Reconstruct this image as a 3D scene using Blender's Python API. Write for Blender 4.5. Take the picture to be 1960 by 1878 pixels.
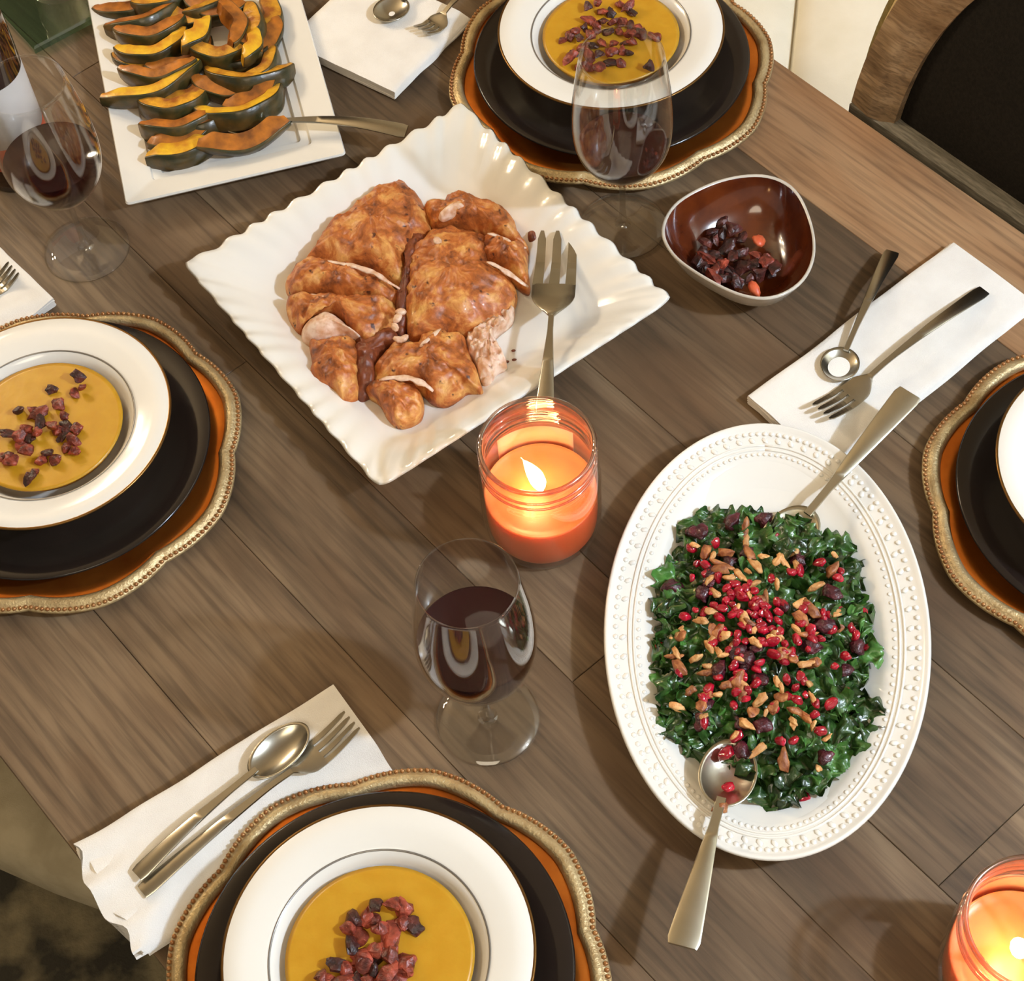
import bpy, math, random
from mathutils import Vector, Matrix, noise

# ------------------------------------------------------------------ reset, camera, world, light, exposure
for o in list(bpy.data.objects): bpy.data.objects.remove(o, do_unlink=True)
SC = bpy.context.scene
COL = SC.collection
TZ = 0.75                                   # height of the table top above the floor
FPX, TILT, ROLL, HC = 3382.5, 0.5787, -0.1037, 1.3196
_R = Vector((1, 0, 0)); _U = Vector((0, math.cos(TILT), math.sin(TILT))); CD = Vector((0, math.sin(TILT), -math.cos(TILT)))
CR = _R * math.cos(ROLL) + _U * math.sin(ROLL); CU = _U * math.cos(ROLL) - _R * math.sin(ROLL)
CP = Vector((0, 0, TZ + HC))
cam = bpy.data.cameras.new('camera'); camo = bpy.data.objects.new('camera', cam); COL.objects.link(camo)
cam.sensor_fit = 'HORIZONTAL'; cam.sensor_width = 36; cam.lens = FPX * 36 / 1960; cam.clip_start = 0.05
camo.matrix_world = Matrix(((CR.x, CU.x, -CD.x, CP.x), (CR.y, CU.y, -CD.y, CP.y), (CR.z, CU.z, -CD.z, CP.z), (0, 0, 0, 1)))
SC.camera = camo
vs = SC.view_settings; vs.view_transform = 'Standard'; vs.look = 'None'; vs.gamma = 1; vs.use_curve_mapping = False
vs.exposure = 0.14
w = bpy.data.worlds.new('room_light'); SC.world = w; w.use_nodes = True
w.node_tree.nodes['Background'].inputs[0].default_value = (1.0, 0.88, 0.70, 1); w.node_tree.nodes['Background'].inputs[1].default_value = 0.36

def lamp(name, kind, loc, energy, col, size, target=None):
    l = bpy.data.lights.new(name, kind); l.energy = energy; l.color = col
    if kind == 'AREA': l.size = size; l.shape = 'DISK'
    else: l.shadow_soft_size = size
    o = bpy.data.objects.new(name, l); COL.objects.link(o); o.location = loc
    if target is not None:
        o.rotation_euler = (Vector(target) - Vector(loc)).to_track_quat('-Z', 'Y').to_euler()
    return o
# kitchen lamp to the right of the table: throws the crisp shadows to the left
lamp('kitchen_lamp_light', 'POINT', (1.60, 0.10, TZ + 1.70), 165, (0.62, 0.77, 1.0), 0.05)
# added warm fill, high up behind the camera; stands for no known fixture
lamp('added_fill_light', 'AREA', (-0.25, -0.45, 2.5), 14, (1.0, 0.86, 0.64), 1.0, (-0.05, 0.6, 0.7))
# dining lamp above the far left end of the table
for k in range(5):
    a = k * 2 * math.pi / 5 + 0.3
    lamp('dining_lamp_light', 'POINT', (-1.25 + 0.2 * math.cos(a), 2.25 + 0.2 * math.sin(a), TZ + 1.0), 11.5, (1.0, 0.82, 0.58), 0.03)

# ------------------------------------------------------------------ helpers
def at(px, py, z=0.0):
    """point of the place, z metres above the table top, along a sight line"""
    d = CD + CR * ((px - 980) / FPX) + CU * ((939 - py) / FPX)
    return CP + d * ((z + TZ - CP.z) / d.z)
def at2(px, py, z=0.0):
    p = at(px, py, z); return Vector((p.x, p.y))
def link(o, parent=None):
    COL.objects.link(o)
    if parent is not None: o.parent = parent
    return o
def tag(o, label, cat, group=None, kind=None):
    o['label'] = label; o['category'] = cat
    if group: o['group'] = group
    if kind: o['kind'] = kind
    return o
def thing(name, label, cat, loc=(0, 0, 0), rotz=0.0, group=None):
    o = bpy.data.objects.new(name, None); o.empty_display_size = 0.02
    COL.objects.link(o); o.location = loc; o.rotation_euler = (0, 0, rotz)
    return tag(o, label, cat, group)
def me(name, verts, faces, mat, smooth=True):
    m = bpy.data.meshes.new(name); m.from_pydata([tuple(v) for v in verts], [], faces); m.update()
    if mat: m.materials.append(mat)
    if smooth: m.polygons.foreach_set('use_smooth', [True] * len(m.polygons))
    return m
def ob(name, geo, mat, parent=None, smooth=True, kind=None, sharp=None):
    m = me(name, geo[0], geo[1], mat, smooth)
    if smooth and sharp: m.set_sharp_from_angle(angle=math.radians(sharp))
    o = bpy.data.objects.new(name, m); link(o, parent)
    if kind: o['kind'] = kind
    return o
def join(*geos):
    V, F = [], []
    for v, f in geos:
        n = len(V); V += list(v); F += [tuple(i + n for i in q) for q in f]
    return V, F
def xf(geo, M):
    return [M @ Vector(v) for v in geo[0]], geo[1]
def loft(rings, cap0=True, cap1=True, closed=True):
    n = len(rings[0]); V = [Vector(p) for r in rings for p in r]; F = []
    for k in range(len(rings) - 1):
        for i in range(n if closed else n - 1):
            j = (i + 1) % n
            F.append((k * n + i, k * n + j, (k + 1) * n + j, (k + 1) * n + i))
    if cap0: F.append(tuple(range(n - 1, -1, -1)))
    if cap1: F.append(tuple((len(rings) - 1) * n + i for i in range(n)))
    return V, F
def lathe(prof, seg=64, cap0=False, cap1=False):
    return loft([[(r * math.cos(2 * math.pi * i / seg), r * math.sin(2 * math.pi * i / seg), z) for i in range(seg)] for r, z in prof], cap0, cap1)
def tube(pts, rad, seg=8, flat=1.0):
    pts = [Vector(p) for p in pts]; rings = []
    for k, p in enumerate(pts):
        t = (pts[min(k + 1, len(pts) - 1)] - pts[max(k - 1, 0)]).normalized()
        up = Vector((0, 0, 1)) if abs(t.z) < 0.9 else Vector((0, 1, 0))
        s = t.cross(up).normalized(); u = s.cross(t)
        r = rad[k] if isinstance(rad, (list, tuple)) else rad
        rings.append([p + s * (r * math.cos(2 * math.pi * i / seg)) + u * (r * flat * math.sin(2 * math.pi * i / seg)) for i in range(seg)])
    return loft(rings)
def box(x0, x1, y0, y1, z0, z1, b=0.0):
    if b <= 0:
        V = [(x, y, z) for z in (z0, z1) for x, y in ((x0, y0), (x1, y0), (x1, y1), (x0, y1))]
        return [Vector(v) for v in V], [(3, 2, 1, 0), (4, 5, 6, 7), (0, 1, 5, 4), (1, 2, 6, 5), (2, 3, 7, 6), (3, 0, 4, 7)]
    def r(i, z): return [(x0 + i, y0 + i, z), (x1 - i, y0 + i, z), (x1 - i, y1 - i, z), (x0 + i, y1 - i, z)]
    return loft([r(b, z0), r(0, z0 + b), r(0, z1 - b), r(b, z1)])
def sphere(r, c=(0, 0, 0), seg=8, rings=5, sc=(1, 1, 1)):
    c = Vector(c); V = [c + Vector((0, 0, -r * sc[2]))]; F = []
    for k in range(1, rings):
        a = -math.pi / 2 + math.pi * k / rings
        for i in range(seg):
            b = 2 * math.pi * i / seg
            V.append(c + Vector((r * sc[0] * math.cos(a) * math.cos(b), r * sc[1] * math.cos(a) * math.sin(b), r * sc[2] * math.sin(a))))
    V.append(c + Vector((0, 0, r * sc[2])))
    for i in range(seg):
        F.append((0, 1 + (i + 1) % seg, 1 + i)); L = len(V) - 1; q = 1 + (rings - 2) * seg
        F.append((L, q + i, q + (i + 1) % seg))
    for k in range(rings - 2):
        for i in range(seg):
            a = 1 + k * seg; F.append((a + i, a + (i + 1) % seg, a + seg + (i + 1) % seg, a + seg + i))
    return V, F
def smooth_poly(P, n):
    """closed Catmull-Rom through P, n even samples"""
    m = len(P); out = []
    for k in range(m):
        a, b, c, d = P[k - 1], P[k], P[(k + 1) % m], P[(k + 2) % m]
        for j in range(8):
            t = j / 8
            out.append(0.5 * ((2 * b) + (c - a) * t + (2 * a - 5 * b + 4 * c - d) * t * t + (3 * b - a - 3 * c + d) * t ** 3))
    L = [0]
    for k in range(len(out)): L.append(L[-1] + (out[(k + 1) % len(out)] - out[k]).length)
    res = []; k = 0
    for i in range(n):
        s = L[-1] * i / n
        while L[k + 1] < s: k += 1
        f = (s - L[k]) / max(1e-9, L[k + 1] - L[k]); res.append(out[k].lerp(out[(k + 1) % len(out)], f))
    return res
def nz(v, s): return noise.noise(Vector(v) * s)
def pillow(P2, zb, h, amp=0.003, fs=60, n=56, rings=24, pw=0.5, seed=0.0):
    """rounded lump over a flat outline P2 (local xy): domed and uneven on top"""
    P = smooth_poly(P2, n); c = sum(P, Vector((0, 0))) / n
    R = [[(p.x * .97 + c.x * .03, p.y * .97 + c.y * .03, zb) for p in P]]
    for k in range(rings + 1):
        s = math.cos(0.5 * math.pi * k / (rings + 0.6))
        ring = []
        for p in P:
            q = c + (p - c) * s; e = (1 - s * s) ** pw
            d = nz((q.x, q.y, seed), fs) * amp * 1.2 + nz((q.x, q.y, seed + 5), fs * 2.6) * amp * 0.9 - abs(nz((q.x, q.y, seed + 9), fs * 1.7)) * amp * 1.4 + nz((q.x, q.y, seed + 3), fs * 7) * amp * .35
            ring.append((q.x, q.y, zb + 0.12 * h + 0.88 * h * e + d * min(1, e * 2 + 0.3)))
        R.append(ring)
    return loft(R)

# ------------------------------------------------------------------ materials
def new_mat(name):
    m = bpy.data.materials.new(name); m.use_nodes = True
    return m, m.node_tree, m.node_tree.nodes['Principled BSDF']
def lin(c):
    return tuple(((x / 255) / 12.92 if x / 255 <= 0.04045 else ((x / 255 + 0.055) / 1.055) ** 2.4) for x in c) + (1,)
def setp(b, **k):
    for n, v in k.items():
        n = {'rough': 'Roughness', 'metal': 'Metallic', 'coat': 'Coat Weight', 'sss': 'Subsurface Weight', 'spec': 'Specular IOR Level', 'sheen': 'Sheen Weight', 'trans': 'Transmission Weight', 'ior': 'IOR'}[n]
        b.inputs[n].default_value = v
def mat(name, c1, c2=None, scale=40, detail=4, bump=0.0, bscale=None, stretch=None, lo=0.35, hi=0.65, rnd=0.0, coord='Object', **k):
    m, nt, b = new_mat(name); N = nt.nodes; L = nt.links
    b.inputs['Base Color'].default_value = lin(c1); setp(b, **k)
    if c2 is None and not bump: return m
    tc = N.new('ShaderNodeTexCoord'); mp = N.new('ShaderNodeMapping'); L.new(tc.outputs[coord], mp.inputs[0])
    if stretch: mp.inputs['Scale'].default_value = stretch
    if c2 is not None:
        t = N.new('ShaderNodeTexNoise'); t.inputs['Scale'].default_value = scale; t.inputs['Detail'].default_value = detail; L.new(mp.outputs[0], t.inputs[0])
        r = N.new('ShaderNodeValToRGB'); r.color_ramp.elements[0].position = lo; r.color_ramp.elements[1].position = hi
        r.color_ramp.elements[0].color = lin(c1); r.color_ramp.elements[1].color = lin(c2); L.new(t.outputs['Fac'], r.inputs[0])
        out = r.outputs[0]
        if rnd:
            oi = N.new('ShaderNodeObjectInfo'); hs = N.new('ShaderNodeHueSaturation'); mr = N.new('ShaderNodeMapRange')
            mr.inputs[3].default_value = 1 - rnd; mr.inputs[4].default_value = 1 + rnd
            L.new(oi.outputs['Random'], mr.inputs[0]); L.new(mr.outputs[0], hs.inputs['Value']); L.new(out, hs.inputs['Color']); out = hs.outputs[0]
        L.new(out, b.inputs['Base Color'])
    if bump:
        t2 = N.new('ShaderNodeTexNoise'); t2.inputs['Scale'].default_value = bscale or scale; t2.inputs['Detail'].default_value = 3; L.new(mp.outputs[0], t2.inputs[0])
        bp = N.new('ShaderNodeBump'); bp.inputs['Strength'].default_value = bump; bp.inputs['Distance'].default_value = 0.002
        L.new(t2.outputs['Fac'], bp.inputs['Height']); L.new(bp.outputs[0], b.inputs['Normal'])
    return m
def wood(name, cols, gs=1.0, rough=0.55):
    m, nt, b = new_mat(name); N = nt.nodes; L = nt.links
    tc = N.new('ShaderNodeTexCoord'); oi = N.new('ShaderNodeObjectInfo')
    ad = N.new('ShaderNodeVectorMath'); ad.operation = 'ADD'; sc = N.new('ShaderNodeVectorMath'); sc.operation = 'SCALE'; sc.inputs['Scale'].default_value = 7.0
    cmb = N.new('ShaderNodeCombineXYZ'); L.new(oi.outputs['Random'], cmb.inputs[0]); L.new(oi.outputs['Random'], cmb.inputs[1]); L.new(cmb.outputs[0], sc.inputs[0])
    L.new(tc.outputs['Object'], ad.inputs[0]); L.new(sc.outputs[0], ad.inputs[1])
    def tex(sx, sy, scale, detail, dist=0.0):
        mp = N.new('ShaderNodeMapping'); mp.inputs['Scale'].default_value = (sx, sy, sy); L.new(ad.outputs[0], mp.inputs[0])
        t = N.new('ShaderNodeTexNoise'); t.inputs['Scale'].default_value = scale; t.inputs['Detail'].default_value = detail; t.inputs['Distortion'].default_value = dist
        L.new(mp.outputs[0], t.inputs[0]); return t
    big = tex(1.2, 5, 3 * gs, 4, 0.6); fine = tex(1.5, 26, 6 * gs, 6, 0.4); blot = tex(3, 5, 2.2, 3)
    r = N.new('ShaderNodeValToRGB'); e = r.color_ramp.elements
    e[0].position = 0.30; e[0].color = lin(cols[0]); e[1].position = 0.72; e[1].color = lin(cols[2]); x = e.new(0.5); x.color = lin(cols[1])
    L.new(big.outputs['Fac'], r.inputs[0])
    r2 = N.new('ShaderNodeValToRGB'); e = r2.color_ramp.elements; e[0].position = 0.34; e[0].color = (0.50, 0.48, 0.46, 1); e[1].position = 0.58; e[1].color = (1.06, 1.04, 1.0, 1)
    L.new(fine.outputs['Fac'], r2.inputs[0])
    mx = N.new('ShaderNodeMix'); mx.data_type = 'RGBA'; mx.blend_type = 'MULTIPLY'; mx.inputs['Factor'].default_value = 0.8
    L.new(r.outputs[0], mx.inputs[6]); L.new(r2.outputs[0], mx.inputs[7])
    mx2 = N.new('ShaderNodeMix'); mx2.data_type = 'RGBA'; mx2.blend_type = 'MIX'; mx2.inputs[7].default_value = lin(cols[3])
    r3 = N.new('ShaderNodeMapRange'); r3.inputs[1].default_value = 0.48; r3.inputs[2].default_value = 0.75; r3.inputs[4].default_value = 0.5
    L.new(blot.outputs['Fac'], r3.inputs[0]); L.new(r3.outputs[0], mx2.inputs['Factor']); L.new(mx.outputs[2], mx2.inputs[6])
    hs = N.new('ShaderNodeHueSaturation'); mr = N.new('ShaderNodeMapRange'); mr.inputs[3].default_value = 0.84; mr.inputs[4].default_value = 1.14
    L.new(oi.outputs['Random'], mr.inputs[0]); L.new(mr.outputs[0], hs.inputs['Value']); L.new(mx2.outputs[2], hs.inputs['Color'])
    L.new(hs.outputs[0], b.inputs['Base Color']); setp(b, rough=rough, spec=0.35)
    bp = N.new('ShaderNodeBump'); bp.inputs['Strength'].default_value = 0.35; bp.inputs['Distance'].default_value = 0.0015
    L.new(fine.outputs['Fac'], bp.inputs['Height']); L.new(bp.outputs[0], b.inputs['Normal'])
    return m
def glass(name, tint=(1, 1, 1), ior=1.45, extra=0.0):
    m, nt, b = new_mat(name); N = nt.nodes; L = nt.links; N.remove(b)
    tr = N.new('ShaderNodeBsdfTransparent'); tr.inputs[0].default_value = (*tint, 1)
    gl = N.new('ShaderNodeBsdfGlossy'); gl.inputs['Roughness'].default_value = 0.02; gl.inputs[0].default_value = (1, 1, 1, 1)
    lw = N.new('ShaderNodeLayerWeight'); lw.inputs[0].default_value = 0.5            # Schlick reflectance, the same from both sides
    pw = N.new('ShaderNodeMath'); pw.operation = 'POWER'; pw.inputs[1].default_value = 5.0; L.new(lw.outputs['Facing'], pw.inputs[0])
    f0 = ((ior - 1) / (ior + 1)) ** 2 + extra
    ma = N.new('ShaderNodeMath'); ma.operation = 'MULTIPLY_ADD'; ma.inputs[1].default_value = 1 - f0; ma.inputs[2].default_value = f0; ma.use_clamp = True; L.new(pw.outputs[0], ma.inputs[0])
    mx = N.new('ShaderNodeMixShader'); L.new(tr.outputs[0], mx.inputs[1]); L.new(gl.outputs[0], mx.inputs[2]); L.new(ma.outputs[0], mx.inputs[0])
    L.new(mx.outputs[0], N['Material Output'].inputs[0]); return m

M = {}
M['table'] = wood('weathered_table_wood', ((80, 64, 47), (106, 86, 64), (130, 109, 84), (108, 80, 54)))
M['table_edge'] = wood('warm_table_wood', ((124, 92, 62), (152, 116, 82), (172, 138, 102), (160, 112, 70)))
M['table_dark'] = wood('dark_underside_wood', ((40, 30, 22), (52, 40, 30), (64, 50, 38), (50, 36, 24)))
M['chair_wood'] = wood('carved_chair_wood', ((112, 90, 66), (150, 124, 94), (184, 160, 130), (150, 110, 72)), gs=2.2)
M['rail_grey'] = mat('grey_weathered_rail', (104, 98, 84), (140, 132, 116), 60, stretch=(1, 8, 8), rough=.6)
M['black_fabric'] = mat('black_fabric', (30, 27, 23), (38, 34, 29), 300, bump=.3, bscale=900, rough=.9, spec=.1)
M['seat_tan'] = mat('tan_seat_fabric', (166, 152, 122), (184, 170, 140), 30, bump=.2, bscale=700, rough=.9)
M['piping'] = mat('cream_piping', (206, 178, 122), (222, 196, 144), 400, rough=.8)
M['olive'] = mat('olive_edge_fabric', (122, 106, 58), (140, 122, 72), 200, rough=.9)
M['bench'] = mat('cream_bench_cloth', (232, 222, 198), (240, 231, 210), 14, bump=.15, bscale=500, rough=.85)
M['wall'] = mat('cream_wall_paint', (212, 200, 172), (218, 206, 180), 8, bump=.1, bscale=180, rough=.8)
M['wall_dark'] = mat('dark_wall_paint', (70, 58, 46), (78, 66, 52), 8, rough=.8)
M['ceiling'] = mat('ceiling_paint', (222, 205, 178), (228, 212, 186), 8, rough=.9)
M['floor'] = mat('dark_floor', (62, 54, 42), (84, 72, 56), 6, rough=.6, stretch=(1, 5, 1))
M['rug'] = mat('mottled_dark_rug', (58, 54, 44), (142, 130, 100), 13, detail=6, bump=.6, bscale=260, lo=.42, hi=.62, rough=.95)
M['china'] = mat('white_china', (232, 228, 218), rough=.16, coat=.5)
M['china_cool'] = mat('white_stoneware', (230, 226, 216), rough=.2, coat=.4)
M['gold'] = mat('gold_edge_line', (120, 88, 46), rough=.3, metal=.9)
M['grey_line'] = mat('grey_ring_line', (138, 134, 128), rough=.3, metal=.6)
M['black_plate'] = mat('black_glaze', (26, 19, 16), (32, 24, 20), 20, rough=.16)
M['charger'] = mat('copper_leaf_charger', (200, 108, 38), (226, 134, 52), 24, detail=5, bump=.12, bscale=90, rough=.30, metal=.9)
M['charger_rim'] = mat('champagne_gold_rim', (176, 150, 106), (204, 182, 136), 60, rough=.42, metal=.55, bump=.5, bscale=420)
M['bead'] = mat('antique_gold_bead', (150, 98, 56), (176, 128, 80), 40, rough=.4, metal=.6)
M['steel'] = mat('brushed_flatware_steel', (172, 167, 154), (184, 179, 166), 30, rough=.25, metal=1.0)
M['steel_satin'] = mat('satin_serving_steel', (190, 184, 164), (200, 194, 176), 30, rough=.3, metal=1.0)
M['linen'] = mat('white_linen_napkin', (228, 222, 212), (236, 231, 222), 30, bump=.35, bscale=1100, rough=.9, sheen=.2)
M['soup'] = mat('butternut_soup', (186, 134, 24), (194, 144, 34), 60, detail=5, bump=.1, bscale=120, rough=.35, sss=.1)
M['bacon'] = mat('fried_bacon', (76, 26, 17), (156, 68, 48), 150, rnd=.35, bump=.7, bscale=300, rough=.42)
M['bacon_dark'] = mat('dark_fried_crumb', (34, 20, 18), (92, 40, 32), 140, rnd=.35, bump=.7, bscale=300, rough=.42)
M['kale'] = mat('dark_kale_leaf', (18, 40, 13), (60, 96, 38), 55, detail=6, rnd=.45, bump=.5, bscale=160, rough=.3, coat=.3)
M['kale_light'] = mat('light_kale_leaf', (40, 84, 28), (84, 132, 58), 45, detail=5, rnd=.3, bump=.5, bscale=160, rough=.3, coat=.3)
M['pom'] = mat('pomegranate_seed_flesh', (136, 6, 26), (194, 22, 52), 140, rnd=.25, rough=.12, coat=.8, sss=.15)
M['pecan'] = mat('pecan_piece', (120, 58, 28), (186, 124, 72), 130, rnd=.3, bump=.6, bscale=260, rough=.5)
M['pecan_light'] = mat('pale_pecan_crumb', (186, 124, 66), (226, 178, 116), 130, rnd=.2, bump=.6, bscale=260, rough=.6)
M['cran'] = mat('dried_cranberry_skin', (40, 10, 18), (84, 26, 36), 140, rnd=.3, bump=1.0, bscale=260, rough=.4, coat=.15)
M['meat'] = mat('pale_chicken_meat', (206, 152, 112), (238, 208, 186), 120, bump=.5, bscale=180, rough=.45, sss=.1)
M['squash_flesh'] = mat('roasted_squash_flesh', (214, 156, 40), (150, 84, 28), 60, detail=7, bump=.5, bscale=170, rnd=.15, lo=.40, hi=.62, rough=.35, coat=.2)
M['squash_yellow'] = mat('bright_squash_flesh', (232, 186, 40), (196, 128, 34), 60, detail=5, bump=.3, bscale=150, rough=.35, coat=.2)
M['squash_brown'] = mat('browned_squash_flesh', (188, 112, 34), (112, 64, 26), 60, detail=5, bump=.3, bscale=150, rough=.35, coat=.2)
M['squash_skin'] = mat('dark_green_squash_skin', (44, 46, 22), (98, 74, 32), 40, detail=5, rnd=.2, lo=.4, hi=.66, bump=.3, bscale=120, rough=.34, coat=.1)
M['glass'] = glass('clear_wine_glass', (.97, .97, .96), 1.45, 0.03)
M['jar_glass'] = glass('candle_jar_glass', (.98, .95, .93), 1.5, 0.05)
M['lip_glass'] = glass('thick_jar_lip_glass', (.72, .60, .52), 1.5, 0.16)
M['green_glass'] = glass('green_tray_glass', (.66, .82, .72), 1.5, 0.06)
M['wine'] = mat('red_wine', (40, 9, 11), rough=.05, spec=.5)
M['bottle'] = mat('dark_bottle_glass', (44, 26, 18), rough=.08, coat=.6)
M['label_white'] = mat('white_bottle_label', (214, 208, 204), (206, 200, 196), 40, rough=.6)
M['label_red'] = mat('orange_red_label_band', (196, 88, 52), (180, 74, 44), 40, rough=.6)
M['wick'] = mat('burnt_wick', (30, 16, 10), rough=.9)
M['paper'] = mat('candle_label_paper', (232, 188, 150), rough=.7)
M['sauce_out'] = mat('grey_white_glaze', (190, 182, 168), (204, 196, 182), 60, rough=.25, coat=.4)
M['sauce_in'] = mat('red_brown_glaze', (58, 19, 9), (96, 42, 15), 26, detail=4, rough=.15, coat=.6)
# wax that lets the flame's light through
def wax(name, c, rad):
    m, nt, b = new_mat(name); b.inputs['Base Color'].default_value = lin(c); setp(b, rough=.35, sss=1.0)
    b.inputs['Subsurface Radius'].default_value = rad; b.inputs['Subsurface Scale'].default_value = 1.0; return m
M['wax'] = wax('coral_orange_wax', (243, 128, 78), (.009, .0035, .0018))
m, nt, b = new_mat('candle_flame'); nt.nodes.remove(b); e = nt.nodes.new('ShaderNodeEmission')
e.inputs[0].default_value = (1.0, 0.72, 0.30, 1); e.inputs[1].default_value = 14; nt.links.new(e.outputs[0], nt.nodes['Material Output'].inputs[0]); M['flame'] = m
# roast skin: orange brown, darker patches, a few burnt specks
def skin(name, c):
    m, nt, b = new_mat(name); N = nt.nodes; L = nt.links
    tc = N.new('ShaderNodeTexCoord')
    t = N.new('ShaderNodeTexNoise'); t.inputs['Scale'].default_value = 42; t.inputs['Detail'].default_value = 9; t.inputs['Roughness'].default_value = .66; t.inputs['Distortion'].default_value = .5; L.new(tc.outputs['Object'], t.inputs[0])
    r = N.new('ShaderNodeValToRGB'); E = r.color_ramp.elements; E[0].position = .33; E[0].color = lin(c[0]); E[1].position = .7; E[1].color = lin(c[2]); x = E.new(.5); x.color = lin(c[1])
    L.new(t.outputs['Fac'], r.inputs[0])
    v = N.new('ShaderNodeTexNoise'); v.inputs['Scale'].default_value = 120; v.inputs['Detail'].default_value = 2; L.new(tc.outputs['Object'], v.inputs[0])
    mr = N.new('ShaderNodeMapRange'); mr.inputs[1].default_value = .66; mr.inputs[2].default_value = .74; L.new(v.outputs['Fac'], mr.inputs[0])
    mx = N.new('ShaderNodeMix'); mx.data_type = 'RGBA'; L.new(mr.outputs[0], mx.inputs['Factor']); L.new(r.outputs[0], mx.inputs[6]); mx.inputs[7].default_value = lin((70, 30, 16))
    L.new(mx.outputs[2], b.inputs['Base Color']); setp(b, rough=.48, coat=.06, sss=.04)
    t2 = N.new('ShaderNodeTexNoise'); t2.inputs['Scale'].default_value = 110; t2.inputs['Detail'].default_value = 4; L.new(tc.outputs['Object'], t2.inputs[0])
    bp = N.new('ShaderNodeBump'); bp.inputs['Strength'].default_value = .6; bp.inputs['Distance'].default_value = .002; L.new(t2.outputs['Fac'], bp.inputs['Height']); L.new(bp.outputs[0], b.inputs['Normal'])
    return m
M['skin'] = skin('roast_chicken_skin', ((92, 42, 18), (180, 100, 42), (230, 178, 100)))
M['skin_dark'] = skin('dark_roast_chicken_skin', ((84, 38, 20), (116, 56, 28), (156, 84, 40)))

# ------------------------------------------------------------------ table axes
PHI = 2.1993
DV = Vector((math.cos(PHI), math.sin(PHI), 0)); NV = Vector((DV.y, -DV.x, 0))      # along the planks (to the far left) / across (to the right)
def tab(al, ac, z=0.0): return DV * al + NV * ac + Vector((0, 0, z))
TROT = PHI                                    # local x = along, local y = -across

# ------------------------------------------------------------------ room
def structure(o): o['kind'] = 'structure'; return o
RT = Matrix.Rotation(TROT, 4, 'Z')
structure(ob('floor', xf(box(-2.6, 3.4, -2.45, 2.6, -0.05, 0.0), RT), M['floor'], smooth=False))
structure(ob('ceiling', xf(box(-2.6, 3.4, -2.45, 2.6, 2.55, 2.6), RT), M['ceiling'], smooth=False))
structure(ob('wall_right', xf(box(-2.6, 3.4, -2.45, -2.40, 0.0, 2.55), RT), M['wall'], smooth=False))
structure(ob('wall_back', xf(box(3.4, 3.45, -2.45, 2.6, 0.0, 2.55), RT), M['wall_dark'], smooth=False))
structure(ob('baseboard_right', xf(box(-2.6, 3.4, -2.40, -2.385, 0.0, 0.11, .004), RT), M['wall'], smooth=False))
rug = ob('rug', xf(box(-0.55, 2.3, -1.45, 0.75, 0.0, 0.012, .004), RT), M['rug'], smooth=False)
tag(rug, 'dark mottled rug on the floor under the table', 'rug')

# cream upholstered bench beyond the table edge
t = thing('upholstered_bench', 'cream upholstered bench seat beyond the upper right table edge', 'bench', (0.402, 1.626, 0.0), math.atan2(-.24, .97))
def cushion(x0, x1, y0, y1, z0, z1):
    R = []
    for k, z in ((.030, z0), (.006, z0 + .012), (.0, z0 + .035), (.0, z1 - .035), (.008, z1 - .014), (.03, z1 - .003), (.09, z1 + .002), (.16, z1 + .003)):
        q = []
        for i in range(40):
            a_ = 2 * math.pi * i / 40; ca, sa = math.cos(a_), math.sin(a_)
            q.append(((x0 + x1) / 2 + ((x1 - x0) / 2 - k) * math.copysign(abs(ca) ** .3, ca), (y0 + y1) / 2 + ((y1 - y0) / 2 - k) * math.copysign(abs(sa) ** .3, sa), z))
        R.append(q)
    return loft(R)
ob('seat_cushion', cushion(-.46, .0025, -.2, .38, .36, .48), M['bench'], t); ob('seat_cushion', cushion(-.0025, .46, -.2, .38, .36, .48), M['bench'], t)
ob('seat_base', box(-.45, .45, -.19, .37, .22, .358, .01), M['bench'], t, smooth=False)
for x_ in (-.41, .41):
    for y_ in (-.15, .33): ob('leg', box(x_ - .022, x_ + .022, y_ - .022, y_ + .022, .0125, .218, .003), M['table_dark'], t, smooth=False)

# ------------------------------------------------------------------ dining table, plank by plank
tb = thing('dining_table', 'weathered brown plank dining table set for dinner', 'table', tab(0, 0), TROT)
seams = [0.025, 0.160, 0.297, 0.419, 0.509, 0.652, 0.800, 0.945, 1.062]
ends = [[-.35, .58, 2.1], [-.35, 1.28, 2.1], [-.35, .98, 2.1], [-.35, .52, 2.1], [-.35, .2, 1.42, 2.1], [-.35, .95, 2.1], [-.35, .41, 1.25, 2.1], [-.35, 2.1]]
for k in range(8):
    for a0, a1 in zip(ends[k][:-1], ends[k][1:]):
        dz = 0.0006 * math.sin(k * 5 + a0 * 9)
        g = box(a0 + .0002, a1 - .0002, -seams[k + 1] + .0002, -seams[k] - .0002, TZ - 0.032, TZ - 0.0003 + min(0, dz), .0005)
        ob('plank', g, M['table_edge'] if k == 7 else M['table'], tb, smooth=False)
ob('sub_top', box(-.34, 2.09, -1.055, -.032, TZ - 0.06, TZ - 0.033, .002), M['table_dark'], tb, smooth=False)
for y in (-.15, -.93): ob('apron', box(-.2, 1.95, y - .015, y + .015, TZ - 0.15, TZ - 0.06, .003), M['table_dark'], tb, smooth=False)
for x in (-.15, 1.9):
    for y in (-.16, -.92): ob('leg', box(x - .045, x + .045, y - .045, y + .045, 0.012, TZ - 0.06, .006), M['table_dark'], tb, smooth=False)

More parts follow.
